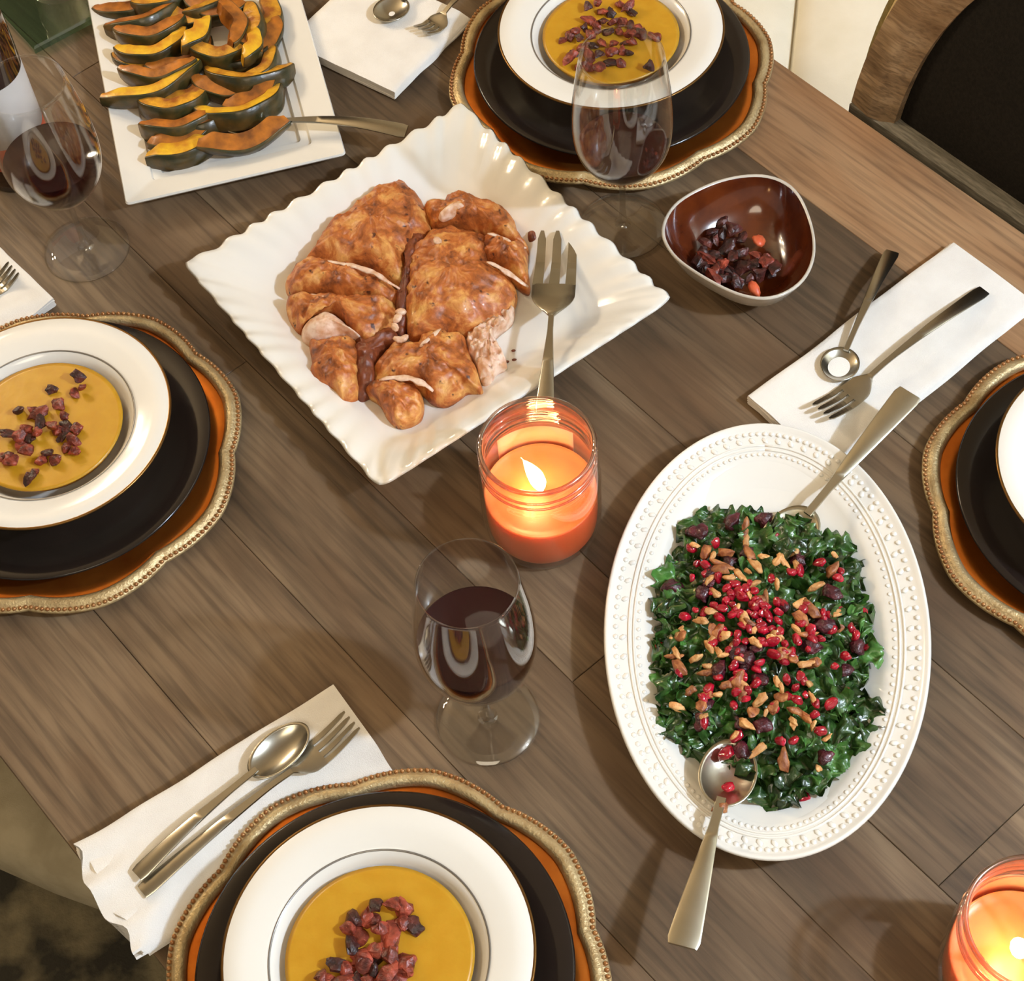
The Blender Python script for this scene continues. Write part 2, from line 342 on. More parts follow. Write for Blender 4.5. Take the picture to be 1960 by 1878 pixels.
# ------------------------------------------------------------------ chairs
def chair(label, al, ac, face, inner, outer_group='dining chairs'):
    """local x along the table, y away from the table, z up; origin on the floor below the back"""
    ang = math.atan2(NV.y * face, NV.x * face) - math.pi / 2
    c = thing('dining_chair', label, 'chair', tab(al, ac, 0.0125), ang, outer_group)
    W, H, Z0 = 0.245, 0.33, 0.722
    def yb(z): return 0.13 * (z - Z0) * 1.2
    def arch(k, n=40): 
        pts = []
        for i in range(n + 1):
            a = math.pi * i / n; pts.append((-(W - k) * math.cos(a), Z0 + 0.0 + (H - k) * math.sin(a)))
        return pts
    fo, fi = arch(0), arch(0.056)
    rings = []
    for (xo, zo), (xi, zi) in zip(fo, fi):
        y = yb(zo); rings.append([(xo, y + .022, zo), (xo, y - .016, zo), (xo * .96 + xi * .04, y - .022, zo * .96 + zi * .04), (xo * .5 + xi * .5, y - .026, (zo + zi) / 2), (xi, y - .018, zi), (xi, y + .022, zi)])
    ob('back_frame', loft(rings), M['chair_wood'], c, sharp=40)
    ob('bottom_rail', box(-W + .002, W - .002, -.024, .022, Z0 - .045, Z0 + .004, .006), M['rail_grey'], c, smooth=False)
    P = fi; V = [(x, yb(z) - .008, z) for x, z in P] + [(0, yb(Z0) - .016, Z0 + .13)]
    V2 = [(x, yb(z) + .014, z) for x, z in P]
    n = len(P); F = [(i, i + 1, n) for i in range(n - 1)] + [(n - 1, 0, n)] + [tuple(range(n + 1, 2 * n + 1))]
    ob('back_cushion', (V + V2, F), inner, c)
    ob('piping', tube([(x * 1.028, yb(z) + .014, Z0 + (z - Z0) * 1.02) for x, z in fo], .006, 8), M['piping'], c)
    ob('back_edge_band', tube([(x * 1.055, yb(z) + .030, Z0 + (z - Z0) * 1.04) for x, z in fo], .012, 8), M['olive'], c)
    ob('seat', xf(loft([[(s * (.235 if y < -.2 else .22) * q, yy, z) for s, yy in ((-1, -.44), (-.9, -.47), (.9, -.47), (1, -.44), (1, -.03), (.9, .0), (-.9, .0), (-1, -.03))] for q, z, y in ((.98, .40, 0), (1, .42, 0), (1, .465, 0), (.94, .49, 0), (.6, .50, 0))]), Matrix()), M['seat_tan'], c, sharp=50)
    for s in (-1, 1):
        ob('rear_post', tube([(s * .19, .04, 0.0), (s * .20, .01, .42), (s * .225, 0.0, Z0 - .03)], [.016, .02, .02], 8), M['chair_wood'], c)
        ob('front_leg', tube([(s * .19, -.42, 0.0), (s * .19, -.42, .2), (s * .195, -.42, .41)], [.013, .018, .022], 10), M['chair_wood'], c)
    return c
chair('arched wooden chair with black upholstered back at the upper right table edge', 0.585, 1.108, 1, M['black_fabric'])

# stool on the near left side, only the corner of its seat shows beyond the table edge
c = thing('stool', 'stool with tan fabric seat tucked under the lower left table edge', 'stool', (-.381, .869, 0.0125), math.atan2(-.456, .89))
def seat_outline(k, z):
    P = []
    for i in range(32):
        a = 2 * math.pi * i / 32; ca, sa = math.cos(a), math.sin(a)
        P.append((.235 * k * math.copysign(abs(ca) ** .6, ca), .235 * k * math.copysign(abs(sa) ** .6, sa), z))
    return P
ob('seat', loft([seat_outline(*q) for q in ((.97, .39), (1, .41), (1, .45), (.95, .475), (.8, .485))]), M['seat_tan'], c, sharp=60)
for s in (-1, 1):
    ob('leg', tube([(s * .11, -.11, 0), (s * .11, -.11, .39)], [.014, .02], 8), M['table_dark'], c)
    ob('leg', tube([(s * .11, .11, 0), (s * .11, .11, .39)], [.014, .02], 8), M['table_dark'], c)

# ------------------------------------------------------------------ place settings
def scallop(th):
    u = (th / (math.pi / 4)) % 1.0; v = abs(u - 0.5) * 2          # v = 1 at a tip, 0 at a notch
    return 0.1620 + 0.0095 * v ** 1.9 + 0.0036 * math.sin(math.pi * v) ** 0.8
NS = 256
def charger_geo(levels, cap0=False, cap1=False):
    R = []
    for s, z in levels:
        ring = []
        for i in range(NS):
            th = 2 * math.pi * i / NS; sc = scallop(th); base = 0.160
            r = s * (base + (sc - base) * min(1, max(0, (s - .72) / .2)))
            ring.append((r * math.cos(th), r * math.sin(th), z))
        R.append(ring)
    return loft(R, cap0, cap1)
CH_BODY = me('charger_body', *charger_geo([(.35, .0005), (.70, .0005), (.80, .003), (.93, .0085), (.915, .0115), (.85, .0075), (.78, .0062), (.70, .0050), (.35, .0050)], True, True), M['charger'])
CH_RIM = me('charger_rim', *charger_geo([(.93, .0080), (.985, .0085), (1.0, .0100), (.995, .0125), (.972, .0128), (.962, .0150), (.945, .0168), (.925, .0160), (.908, .0118), (.93, .0080)]), M['charger_rim'])
bg = []
per = 0; 
for i in range(210):
    th = 2 * math.pi * i / 210; r = scallop(th) * .984; bg.append(sphere(.0021, (r * math.cos(th), r * math.sin(th), .0132), 6, 4))
CH_BEAD = me('bead_row', *join(*bg), M['bead'])
PL = me('black_plate_body', *lathe([(.0, .0025), (.085, .0025), (.088, .0), (.094, .0), (.097, .004), (.120, .013), (.1405, .0215), (.1425, .0235), (.1405, .0248), (.120, .0185), (.102, .0085), (.092, .0058), (.0, .0055)], 96), M['black_plate'])
SOUP_PROF = [(.0, .006), (.048, .006), (.050, .001), (.055, .001), (.057, .007), (.068, .022), (.078, .042), (.084, .0475), (.1135, .0535), (.1150, .0548), (.1140, .0560), (.098, .0530), (.0845, .0500), (.0795, .0480), (.075, .042), (.066, .024), (.055, .013), (.0, .011)]
SP = me('soup_plate_body', *lathe(SOUP_PROF, 96), M['china'])
SP_GOLD = me('gold_edge', *lathe([(.1128, .0557), (.1141, .0563), (.1153, .0556), (.1153, .0546), (.1146, .0538)], 96), M['gold'])
SP_LINE = me('ring_line', *lathe([(.0803, .0488), (.0806, .0493), (.0813, .0496), (.0817, .0495)], 96), M['grey_line'])
SOUP = me('soup_body', *lathe([(.0, .028), (.066, .028), (.0692, .0345), (.0698, .0352), (.0660, .0352), (.03, .0354), (.0, .0354)], 72), M['soup'])
def part(name, mesh, parent):
    o = bpy.data.objects.new(name, mesh); return link(o, parent)
where = {'bottom': 'at the bottom of the table', 'left': 'at the left edge of the table', 'top': 'at the top beside the far wine glass', 'right': 'at the right edge beside the oval platter'}
def setting(key, p, rot):
    wtxt = where[key]
    c = thing('charger_plate', f'scalloped copper charger with beaded gold rim {wtxt}', 'charger', (p.x, p.y, TZ), rot, 'scalloped charger plates')
    part('body', CH_BODY, c); rr = part('rim', CH_RIM, c); b = part('bead_row', CH_BEAD, rr); b['kind'] = 'stuff'
    d = thing('dinner_plate', f'glossy black dinner plate under the soup plate {wtxt}', 'plate', (p.x, p.y, TZ + .0052), 0, 'black dinner plates')
    part('body', PL, d)
    s = thing('soup_plate', f'white wide rimmed soup plate with gold edge {wtxt}', 'soup plate', (p.x, p.y, TZ + .0120), 0, 'white soup plates')
    part('body', SP, s); part('gold_edge', SP_GOLD, s); part('ring_line', SP_LINE, s)
    if key != 'right':
        q = bpy.data.objects.new('soup', SOUP); COL.objects.link(q); q.location = (p.x, p.y, TZ + .0120 + 0.0105)
        tag(q, f'yellow squash soup in the soup plate {wtxt}', 'soup', 'squash soups')
    return p
PB = setting('bottom', at(723.6, 1822.6, .068), 0.52); PLF = setting('left', at(79.7, 801.9, .068), 0.28)
PT = setting('top', at(1169, 52.1, .068), 0.1); PR = setting('right', at(2176, 888, .068), 0.35)

# crumbled bacon on the soups
def lump(seed, r=0.006, sc=(1.3, .9, .6), seg=9, rings=6, amp=.45, fs=170):
    V, F = sphere(r, (0, 0, 0), seg, rings, sc)
    V = [v * (1 + amp * nz((v.x + seed, v.y - seed, v.z), fs)) for v in V]
    return V, F
import bmesh
def chunk(seed, r, sc, n=13, amp=.25):
    rg = random.Random(int(seed * 100) + 5); bm = bmesh.new()
    for k in range(n):
        v = Vector((rg.gauss(0, 1), rg.gauss(0, 1), rg.gauss(0, 1))).normalized() * rg.uniform(.72, 1.1)
        bm.verts.new((v.x * r * sc[0], v.y * r * sc[1], v.z * r * sc[2]))
    h_ = bmesh.ops.convex_hull(bm, input=bm.verts)
    bmesh.ops.delete(bm, geom=[g for g in h_['geom_interior'] if isinstance(g, bmesh.types.BMVert)], context='VERTS')
    bmesh.ops.subdivide_edges(bm, edges=bm.edges, cuts=2, use_grid_fill=True, smooth=.35)
    bmesh.ops.triangulate(bm, faces=bm.faces)
    bm.verts.ensure_lookup_table()
    V = [v.co * (1 + amp * noise.noise(v.co * (1.7 / r) + Vector((seed, 0, 0)))) for v in bm.verts]
    F = [tuple(v.index for v in f.verts) for f in bm.faces]; bm.free(); return V, F
BIT = [me('bacon_bit', *chunk(s * 1.7, .0076, (1.05 + .2 * math.sin(s), .85, .5), 10, .5), M['bacon'], True) for s in range(9)]
BITD = [me('bacon_bit', *chunk(s * 2.3 + 9, .0070, (1.1, .8, .42), 10, .5), M['bacon_dark'], True) for s in range(7)]
for m_ in BIT + BITD: m_.set_sharp_from_angle(angle=math.radians(30))
def scatter(name, meshes, pts, label, cat, group, zf, rng, scale=(.8, 1.2), tilt=.5):
    for i, (x, y) in enumerate(pts):
        z = zf(x, y, i); p = at(x, y, z); o = bpy.data.objects.new(name, meshes[rng.randrange(len(meshes))]); COL.objects.link(o)
        o.location = p; s = rng.uniform(*scale); o.scale = (s, s, s)
        o.rotation_euler = (rng.uniform(-tilt, tilt), rng.uniform(-tilt, tilt), rng.uniform(0, 6.28)); tag(o, label, cat, group)
rng = random.Random(4)
ZS = .0120 + .0105 + .0354
def Z2(pts): return [(300 + x / 2.178, 1440 + y / 2.178) for x, y in pts]
def Z4(pts): return [(x / 2.683, 550 + y / 2.683) for x, y in pts]
def Zt(pts): return [(600 + x / 2.8, y / 2.8) for x, y in pts]
bt = [(905, 632), (985, 640), (1020, 660), (870, 690), (820, 700), (800, 740), (905, 700), (1030, 715), (1060, 725), (945, 755), (985, 770), (840, 770), (810, 800), (900, 815), (960, 820), (870, 845), (930, 860), (985, 850), (1040, 880), (1035, 920), (760, 890), (705, 920), (800, 905), (850, 910), (910, 905), (960, 915), (1010, 945), (880, 945), (830, 955), (770, 960), (940, 960), (720, 975), (900, 1000), (980, 1010), (820, 1020), (1020, 1050), (890, 1060), (950, 1090)]
def zs_bottom(x, y, i): return ZS + .003 + (.004 if i % 3 == 0 else 0)
wb = 'bacon crumb floating on the soup plate '
scatter('bacon_bit', BIT, [p for i, p in enumerate(Z2(bt)) if i % 4], 'reddish ' + wb + where['bottom'], 'bacon', 'bacon crumbs, bottom soup', zs_bottom, rng, (1.05, 1.65))
scatter('bacon_bit', BITD, [p for i, p in enumerate(Z2(bt)) if i % 4 == 0], 'dark ' + wb + where['bottom'], 'bacon', 'bacon crumbs, bottom soup', zs_bottom, rng, (1.0, 1.5))
lt = [(410, 455), (425, 520), (385, 545), (265, 520), (300, 600), (320, 660), (100, 635), (170, 630), (205, 640), (205, 690), (260, 710), (300, 730), (350, 715), (395, 725), (380, 780), (320, 770), (340, 825), (380, 830), (40, 750), (90, 760), (120, 730), (150, 770), (100, 810), (140, 840), (240, 850), (270, 885), (210, 890), (35, 860), (60, 890), (180, 960), (150, 985), (10, 870), (190, 745)]
scatter('bacon_bit', BIT, [p for i, p in enumerate(Z4(lt)) if i % 3], 'reddish ' + wb + where['left'], 'bacon', 'bacon crumbs, left soup', zs_bottom, rng, (.75, 1.15))
scatter('bacon_bit', BITD, [p for i, p in enumerate(Z4(lt)) if i % 3 == 0], 'dark ' + wb + where['left'], 'bacon', 'bacon crumbs, left soup', zs_bottom, rng, (.8, 1.2))
tt = [(1475, 20), (1520, 10), (1550, 60), (1590, 70), (1640, 40), (1690, 25), (1700, 60), (1480, 110), (1520, 130), (1560, 110), (1610, 100), (1660, 115), (1700, 130), (1740, 140), (1400, 160), (1450, 150), (1350, 215), (1380, 190), (1430, 200), (1480, 190), (1530, 180), (1580, 170), (1640, 170), (1690, 180), (1760, 180), (1820, 190), (1840, 200), (1400, 290), (1375, 310), (1440, 250), (1500, 240), (1550, 230), (1610, 230), (1670, 230), (1720, 240), (1470, 300), (1530, 290), (1590, 280), (1650, 270), (1700, 290), (1480, 350), (1530, 350), (1590, 335), (1650, 330), (1430, 350), (1800, 355)]
scatter('bacon_bit', BIT, [p for i, p in enumerate(Zt(tt)) if i % 3], 'reddish ' + wb + where['top'], 'bacon', 'bacon crumbs, far soup', zs_bottom, rng, (.8, 1.25))
scatter('bacon_bit', BITD, [p for i, p in enumerate(Zt(tt)) if i % 3 == 0], 'dark ' + wb + where['top'], 'bacon', 'bacon crumbs, far soup', zs_bottom, rng, (.8, 1.25))

# ------------------------------------------------------------------ wine glasses
def sample(prof, z):
    for (r0, z0), (r1, z1) in zip(prof[:-1], prof[1:]):
        if z0 <= z <= z1: return r0 + (r1 - r0) * (z - z0) / (z1 - z0)
    return prof[-1][0]
BULB = [(.0042, .076), (.012, .0785), (.022, .0835), (.0325, .093), (.0405, .106), (.0450, .120), (.0468, .137), (.0465, .155), (.0445, .178), (.0412, .202), (.0378, .224)]
def smooth_prof(P, n):
    out = []
    m = len(P)
    for k in range(m - 1):
        a, b, c, d = (Vector(P[max(k - 1, 0)]), Vector(P[k]), Vector(P[k + 1]), Vector(P[min(k + 2, m - 1)]))
        for j in range(n):
            t_ = j / n; out.append(tuple(0.5 * ((2 * b) + (c - a) * t_ + (2 * a - 5 * b + 4 * c - d) * t_ ** 2 + (3 * b - a - 3 * c + d) * t_ ** 3)))
    out.append(tuple(P[-1])); return out
BU = smooth_prof(BULB, 4)
TH = .0011
bulb_prof = BU + [(BU[-1][0] - TH * .5, BU[-1][1] + .0007)] + [(max(r - TH, .0003), z + (.0016 if z < .085 else 0)) for r, z in reversed(BU)]
G_BULB = me('bulb', *lathe(bulb_prof, 72), M['glass'])
M['stem_glass'] = glass('stem_glass', (.88, .87, .84), 1.5, .10)
G_STEM = me('stem', *lathe(smooth_prof([(.0045, .0765), (.0034, .070), (.0030, .050), (.0032, .022), (.0050, .010), (.0085, .0058)], 4), 20, True, False), M['stem_glass'])
G_FOOT = me('foot', *lathe([(.0, .0008), (.041, .0004), (.0432, .0010), (.0425, .0022), (.030, .0033), (.014, .0046), (.0085, .0060), (.0, .0062)], 72), M['glass'])
def wine_glass(px, py, level, label):
    p = at(px, py, 0); g = thing('wine_glass', label, 'wine glass', p, 0, 'stemmed wine glasses')
    part('foot', G_FOOT, g); part('stem', G_STEM, g); part('bulb', G_BULB, g)
    ins = [(max(r - TH - .0004, .0004), z + (.0021 if z < .085 else .0004)) for r, z in BU if z < level - .002]
    rt = sample(BU, level) - TH - .0004
    wn = ob('wine', lathe([(.0002, ins[0][1])] + ins + [(rt, level), (rt * .97, level - .0006), (.0005, level - .0006)], 72, True, True), M['wine'], sharp=25)
    wn.location = p; tag(wn, label.split(' glass')[0].replace('stemmed', '').strip() + '' if False else 'red wine in the ' + label, 'wine', 'red wine')
wine_glass(934, 1376, .140, 'stemmed glass in the middle of the table below the candle')
wine_glass(1192, 433, .114, 'stemmed glass in front of the top charger plate')
wine_glass(167, 478, .132, 'stemmed glass at the far left beside the bottle')

# ------------------------------------------------------------------ candles in jars
JP = smooth_prof([(.040, .0), (.0465, .003), (.0500, .012), (.0518, .030), (.0522, .060), (.0520, .078), (.0500, .090), (.0478, .095), (.0488, .0975), (.0478, .100), (.0470, .104), (.0482, .107), (.0470, .110), (.0468, .118), (.0480, .124)], 3)
jar_prof = [(.0, .0006)] + JP + [(.0474, .1265), (.0462, .1262)] + [(r - .0028, max(z, .006)) for r, z in reversed(JP)] + [(.0, .006)]
JAR = me('jar', *lathe(jar_prof, 72), M['jar_glass'])
WAXR = .0484
WAX = me('wax', *lathe([(.0, .0065), (.0425, .0065), (.0455, .011), (.0475, .016), (WAXR, .030), (WAXR, .0555), (.0478, .0580), (.0462, .0562), (.040, .0555), (.0, .0553)], 56), M['wax'])
WICK = me('wick', *tube([(0, 0, .054), (.0005, 0, .058), (-.001, 0, .063)], .0011, 6), M['wick'])
fl = []
for k in range(15):
    s = k / 14; r = .0086 * (math.sin(math.pi * min(1, s * 1.02 + .06)) ** .75) * (1 - .55 * s) + .0002
    fl.append([(r * math.cos(a * math.pi / 6) - .014 * s ** 1.6, r * math.sin(a * math.pi / 6), .0592 + .050 * s) for a in range(12)])
FLAME = me('flame', *loft(fl), M['flame'])
LIP = me('jar_lip', *lathe([(.0474 + .0022 * math.cos(a * math.pi / 5), .1245 + .0026 * math.sin(a * math.pi / 5)) for a in range(11)], 72), M['lip_glass'])
THREAD = me('screw_thread', *tube([((.0486) * math.cos(a * math.pi / 24), .0486 * math.sin(a * math.pi / 24), .0965 + .016 * a / 96) for a in range(97)], .0013, 6), M['lip_glass'])
def candle(p, label, rot):
    c = thing('jar_candle', label, 'candle', p, rot, 'lit orange jar candles')
    j = part('jar', JAR, c); part('wax', WAX, c)
    part('wick', WICK, c); part('flame', FLAME, c); part('jar_lip', LIP, j); part('screw_thread', THREAD, j)
    lab = []
    for i in range(15):
        a = math.radians(52 + 76 * i / 14 - math.degrees(rot)); r = .0526
        lab.append([(r * math.cos(a), r * math.sin(a), .034), (r * math.cos(a), r * math.sin(a), .077), ((r + .0004) * math.cos(a), (r + .0004) * math.sin(a), .077), ((r + .0004) * math.cos(a), (r + .0004) * math.sin(a), .034)])
    ob('paper_label', loft(lab), M['paper'], c)
    l = bpy.data.lights.new('candle_flame_light', 'POINT'); l.energy = 1.0; l.color = (1.0, .52, .20); l.shadow_soft_size = .008
    o = bpy.data.objects.new('candle_flame_light', l); link(o, c); o.location = (-.005, 0, .082)
    return c
candle(at(1040, 1006, 0), 'lit orange jar candle in the centre beside the chicken plate', 0)
pj = at(1982, 1768, .124); candle(Vector((pj.x, pj.y, TZ)), 'lit orange jar candle at the lower right corner', .4)

# ------------------------------------------------------------------ serving plates
# square chicken plate with ruffled edge
cc = sum((at(x, y, .035) for x, y in ((868, 195), (1280, 580), (740, 942), (365, 510))), Vector()) / 4
e1 = at(1280, 580, .035) - at(868, 195, .035); CROT = math.atan2(e1.y, e1.x)
def squircle(th, half, p):
    c, s = abs(math.cos(th)), abs(math.sin(th)); return half / (c ** p + s ** p) ** (1 / p)
def ruffled(levels):
    n = 384; R = []
    for half, z, p, ruf in levels:
        ring = []
        for i in range(n):
            # walk the square evenly
            s = (i / n) * 4; k = int(s); u = (s - k) * 2 - 1
            x, y = ((1, u), (-u, 1), (-1, -u), (u, -1))[k]; th = math.atan2(y, x)
            r = squircle(th, half, p); wv = .5 + .5 * math.sin(u * math.pi * 12 + .8 * math.sin(9 * u + k)); cf = min(1, (1 - abs(u)) * 7)
            r *= 1 + ruf * (-.014 * (1 - wv) * cf + .012 * (1 - cf)); zz = z + ruf * (.0035 * (wv - .5) * cf + .004 * (1 - cf))
            ring.append((r * math.cos(th), r * math.sin(th), zz))
        R.append(ring)
    return loft(R)
cp = thing('serving_plate', 'square white ruffled serving plate carrying roast chicken', 'plate', (cc.x, cc.y, TZ), CROT)
ob('body', ruffled([(.085, .0005, 7, 0), (.098, .0005, 8, 0), (.112, .006, 9, 0), (.145, .026, 12, .4), (.1645, .0345, 22, 1), (.1668, .0362, 24, 1), (.1650, .0378, 24, 1), (.160, .0368, 22, .95), (.146, .0300, 14, .5), (.126, .0150, 10, .15), (.114, .0075, 9, 0), (.104, .0050, 8, 0), (.06, .0045, 6, 0)]), M['china'], cp)

# rectangular squash plate
bl, br = at(240, 390, .024), at(662, 293, .024); u = (br - bl).normalized(); v = Vector((-u.y, u.x, 0)); WL, LL = (br - bl).length, .345
sc_ = bl + u * WL / 2 + v * LL / 2; SROT = math.atan2(u.y, u.x)
def rrect(hw, hl, z, rad=.004, n=5):
    P = []
    for cx, cy, a0 in ((hw - rad, hl - rad, 0), (-hw + rad, hl - rad, 90), (-hw + rad, -hl + rad, 180), (hw - rad, -hl + rad, 270)):
        for k in range(n):
            a = math.radians(a0 + 90 * k / (n - 1)); P.append((cx + rad * math.cos(a), cy + rad * math.sin(a), z))
    return P
hw, hl = WL / 2, LL / 2
sp = thing('serving_plate', 'rectangular white serving plate with roasted squash slices', 'plate', (sc_.x, sc_.y, TZ), SROT)
ob('body', loft([rrect(hw - .035, hl - .035, .0005), rrect(hw - .03, hl - .03, .0005), rrect(hw - .022, hl - .022, .012), rrect(hw - .001, hl - .001, .0195), rrect(hw, hl, .0215), rrect(hw - .001, hl - .001, .0235), rrect(hw - .030, hl - .030, .0170), rrect(hw - .0315, hl - .0315, .0145), rrect(hw - .040, hl - .040, .0135), rrect(hw - .042, hl - .042, .0100), rrect(hw - .046, hl - .046, .0092)]), M['china'], sp, sharp=35)

# oval salad platter
OVC = Vector((.1967, .6851)); OA, OB = .2035, .1335; OROT = math.atan2(.98727, .15907)
def oval(k, z, dr=0.0, n=128):
    return [((OA * k + dr) * math.cos(2 * math.pi * i / n), (OB * k + dr) * math.sin(2 * math.pi * i / n), z) for i in range(n)]
op = thing('oval_platter', 'oval white platter with embossed rim heaped with kale salad', 'platter', (OVC.x, OVC.y, TZ), OROT)
ob('body', loft([oval(.5, .0005), oval(.60, .0005), oval(.66, .004), oval(.80, .019), oval(1, .0265, -.001), oval(1, .0285), oval(1, .0305, -.001), oval(1, .0305, -.003), oval(1, .0278, -.0055), oval(1, .0255, -.012), oval(1, .0215, -.032), oval(1, .0180, -.038), oval(1, .0120, -.046), oval(.58, .0070), oval(.4, .0065)]), M['china_cool'], op)
em = []
for i in range(130):
    a = 2 * math.pi * i / 130
    em.append(xf(sphere(.0026, (0, 0, 0), 6, 4, (1, 1, .5)), Matrix.Translation(((OA - .0095) * math.cos(a), (OB - .0095) * math.sin(a), .0266))))
    if i % 2 == 0: em.append(xf(sphere(.0032, (0, 0, 0), 6, 4, (1.2, .8, .4)), Matrix.Translation(((OA - .0155) * math.cos(a), (OB - .0155) * math.sin(a), .0250)) @ Matrix.Rotation(a + .6, 4, 'Z')))
    em.append(xf(sphere(.0021, (0, 0, 0), 6, 4, (1, 1, .5)), Matrix.Translation(((OA - .0285) * math.cos(a), (OB - .0285) * math.sin(a), .0223))))
e_ = ob('embossed_beads', join(*em), M['china_cool'], op, kind='stuff')
for dr, z in ((-.0205, .0241), (-.0245, .0232)):
    ob('raised_band', tube([( (OA + dr) * math.cos(2 * math.pi * i / 96), (OB + dr) * math.sin(2 * math.pi * i / 96), z) for i in range(97)], .0011, 6), M['china_cool'], op)

# ------------------------------------------------------------------ roast chicken pieces
def Z7(pts): return [(520 + x / 3.756, 320 + y / 3.756) for x, y in pts]
def food(name, zpts, zb, h, mat_, label, cat, group, amp=.0034, fs=60, pw=.45, n=104, z_ref=None, seed=0):
    P = [at2(x, y, z_ref if z_ref is not None else zb + h * .45) for x, y in zpts]; c = sum(P, Vector((0, 0))) / len(P)
    P = [c + (p - c) * 1.05 for p in P]; g = pillow([p - c for p in P], 0, h, amp, fs, n, 24, pw, seed)
    o = ob(name, g, mat_); o.location = (c.x, c.y, TZ + zb); return tag(o, label, cat, group)
CG = 'pieces of roast chicken'
food('chicken_piece', Z7([(250, 650), (310, 560), (390, 420), (510, 340), (640, 230), (760, 140), (900, 80), (980, 120), (1060, 210), (1110, 330), (1115, 430), (1030, 490), (1000, 560), (960, 660), (935, 800), (780, 750), (600, 680), (350, 655)]), .0055, .040, M['skin'], 'largest browned chicken piece at the upper left of the heap', 'chicken', CG, seed=1)
food('chicken_piece', Z7([(105, 830), (150, 710), (240, 655), (350, 672), (600, 715), (780, 800), (900, 880), (860, 960), (720, 950), (600, 930), (500, 925), (260, 905), (160, 900)]), .0055, .036, M['skin'], 'browned chicken slice below the upper left chicken piece', 'chicken', CG, seed=2)
food('chicken_piece', Z7([(120, 940), (240, 930), (500, 945), (650, 935), (860, 960), (885, 1060), (830, 1150), (760, 1230), (660, 1240), (560, 1160), (480, 1085), (390, 1060), (260, 1110), (200, 1150), (130, 1050)]), .0055, .034, M['skin'], 'browned chicken piece above the white meat slice on the left', 'chicken', CG, seed=3)
food('chicken_slice', Z7([(220, 1165), (300, 1090), (390, 1060), (480, 1095), (560, 1165), (650, 1235), (500, 1215), (345, 1258), (235, 1225)]), .0055, .033, M['meat'], 'pale slice of chicken meat at the left of the heap', 'chicken', CG, amp=.001, seed=4)
food('chicken_piece', Z7([(270, 1235), (340, 1255), (500, 1215), (600, 1240), (640, 1340), (625, 1500), (605, 1620), (510, 1675), (450, 1600), (330, 1565), (270, 1515), (290, 1400)]), .0055, .032, M['skin'], 'browned chicken piece at the lower left of the heap', 'chicken', CG, seed=5)
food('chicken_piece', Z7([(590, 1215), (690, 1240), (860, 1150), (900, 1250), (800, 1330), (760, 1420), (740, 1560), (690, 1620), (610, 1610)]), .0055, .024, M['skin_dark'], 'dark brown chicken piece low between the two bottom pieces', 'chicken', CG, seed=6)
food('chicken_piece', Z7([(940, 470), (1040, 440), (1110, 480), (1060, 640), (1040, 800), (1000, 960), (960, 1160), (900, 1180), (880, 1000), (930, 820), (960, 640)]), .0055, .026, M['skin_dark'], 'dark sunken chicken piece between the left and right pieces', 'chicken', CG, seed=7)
food('chicken_piece', Z7([(1110, 250), (1200, 300), (1260, 190), (1340, 185), (1450, 225), (1540, 260), (1700, 320), (1760, 440), (1830, 555), (1700, 535), (1550, 465), (1350, 420), (1190, 410), (1130, 350)]), .0055, .038, M['skin'], 'browned chicken piece at the top right of the heap', 'chicken', CG, seed=8)
food('chicken_slice', Z7([(1550, 480), (1700, 550), (1825, 580), (1832, 680), (1840, 845), (1700, 760), (1550, 670), (1500, 600)]), .0055, .036, M['skin'], 'browned chicken slice beside the serving fork tines', 'chicken', CG, seed=9)
food('chicken_piece', Z7([(1020, 570), (1090, 500), (1180, 425), (1350, 430), (1530, 490), (1560, 600), (1560, 690), (1690, 780), (1740, 860), (1720, 960), (1640, 1050), (1480, 1130), (1380, 1155), (1240, 1150), (1080, 1180), (1000, 1170), (970, 1060), (955, 900), (965, 780), (985, 680)]), .0055, .041, M['skin'], 'large rounded chicken piece in the middle right of the heap', 'chicken', CG, seed=10)
food('chicken_slice', Z7([(1400, 1190), (1480, 1140), (1640, 1055), (1730, 1000), (1720, 1090), (1600, 1200), (1640, 1300), (1685, 1400), (1610, 1450), (1560, 1530), (1500, 1500), (1460, 1380), (1400, 1280)]), .0055, .026, M['meat'], 'shredded pale chicken meat at the right of the heap', 'chicken', CG, amp=.005, fs=90, seed=11)
food('chicken_piece', Z7([(750, 1410), (870, 1280), (1050, 1270), (1090, 1210), (1210, 1150), (1290, 1190), (1370, 1200), (1400, 1280), (1450, 1400), (1480, 1500), (1505, 1600), (1400, 1570), (1340, 1610), (1250, 1660), (1150, 1640), (1080, 1580), (1000, 1560), (850, 1560), (760, 1550)]), .0055, .035, M['skin'], 'browned chicken leg at the lower right of the heap', 'chicken', CG, seed=12)
food('chicken_piece', Z7([(680, 1600), (740, 1530), (850, 1545), (1000, 1560), (1075, 1640), (1060, 1775), (920, 1835), (830, 1770), (770, 1665)]), .0055, .028, M['skin'], 'small browned chicken end at the very bottom of the heap', 'chicken', CG, seed=13)
food('chicken_slice', Z7([(1205, 335), (1280, 285), (1400, 225), (1455, 265), (1400, 310), (1300, 340), (1230, 365)]), .030, .014, M['meat'], 'small pale chicken slice on the top right piece', 'chicken', CG, amp=.001, seed=14)
food('chicken_scrap', Z7([(1840, 480), (1880, 465), (1920, 490), (1930, 525), (1890, 545), (1850, 535)]), .0055, .012, M['skin_dark'], 'curled brown scrap of chicken skin beside the fork tines', 'chicken', CG, amp=.002, seed=15, n=24)
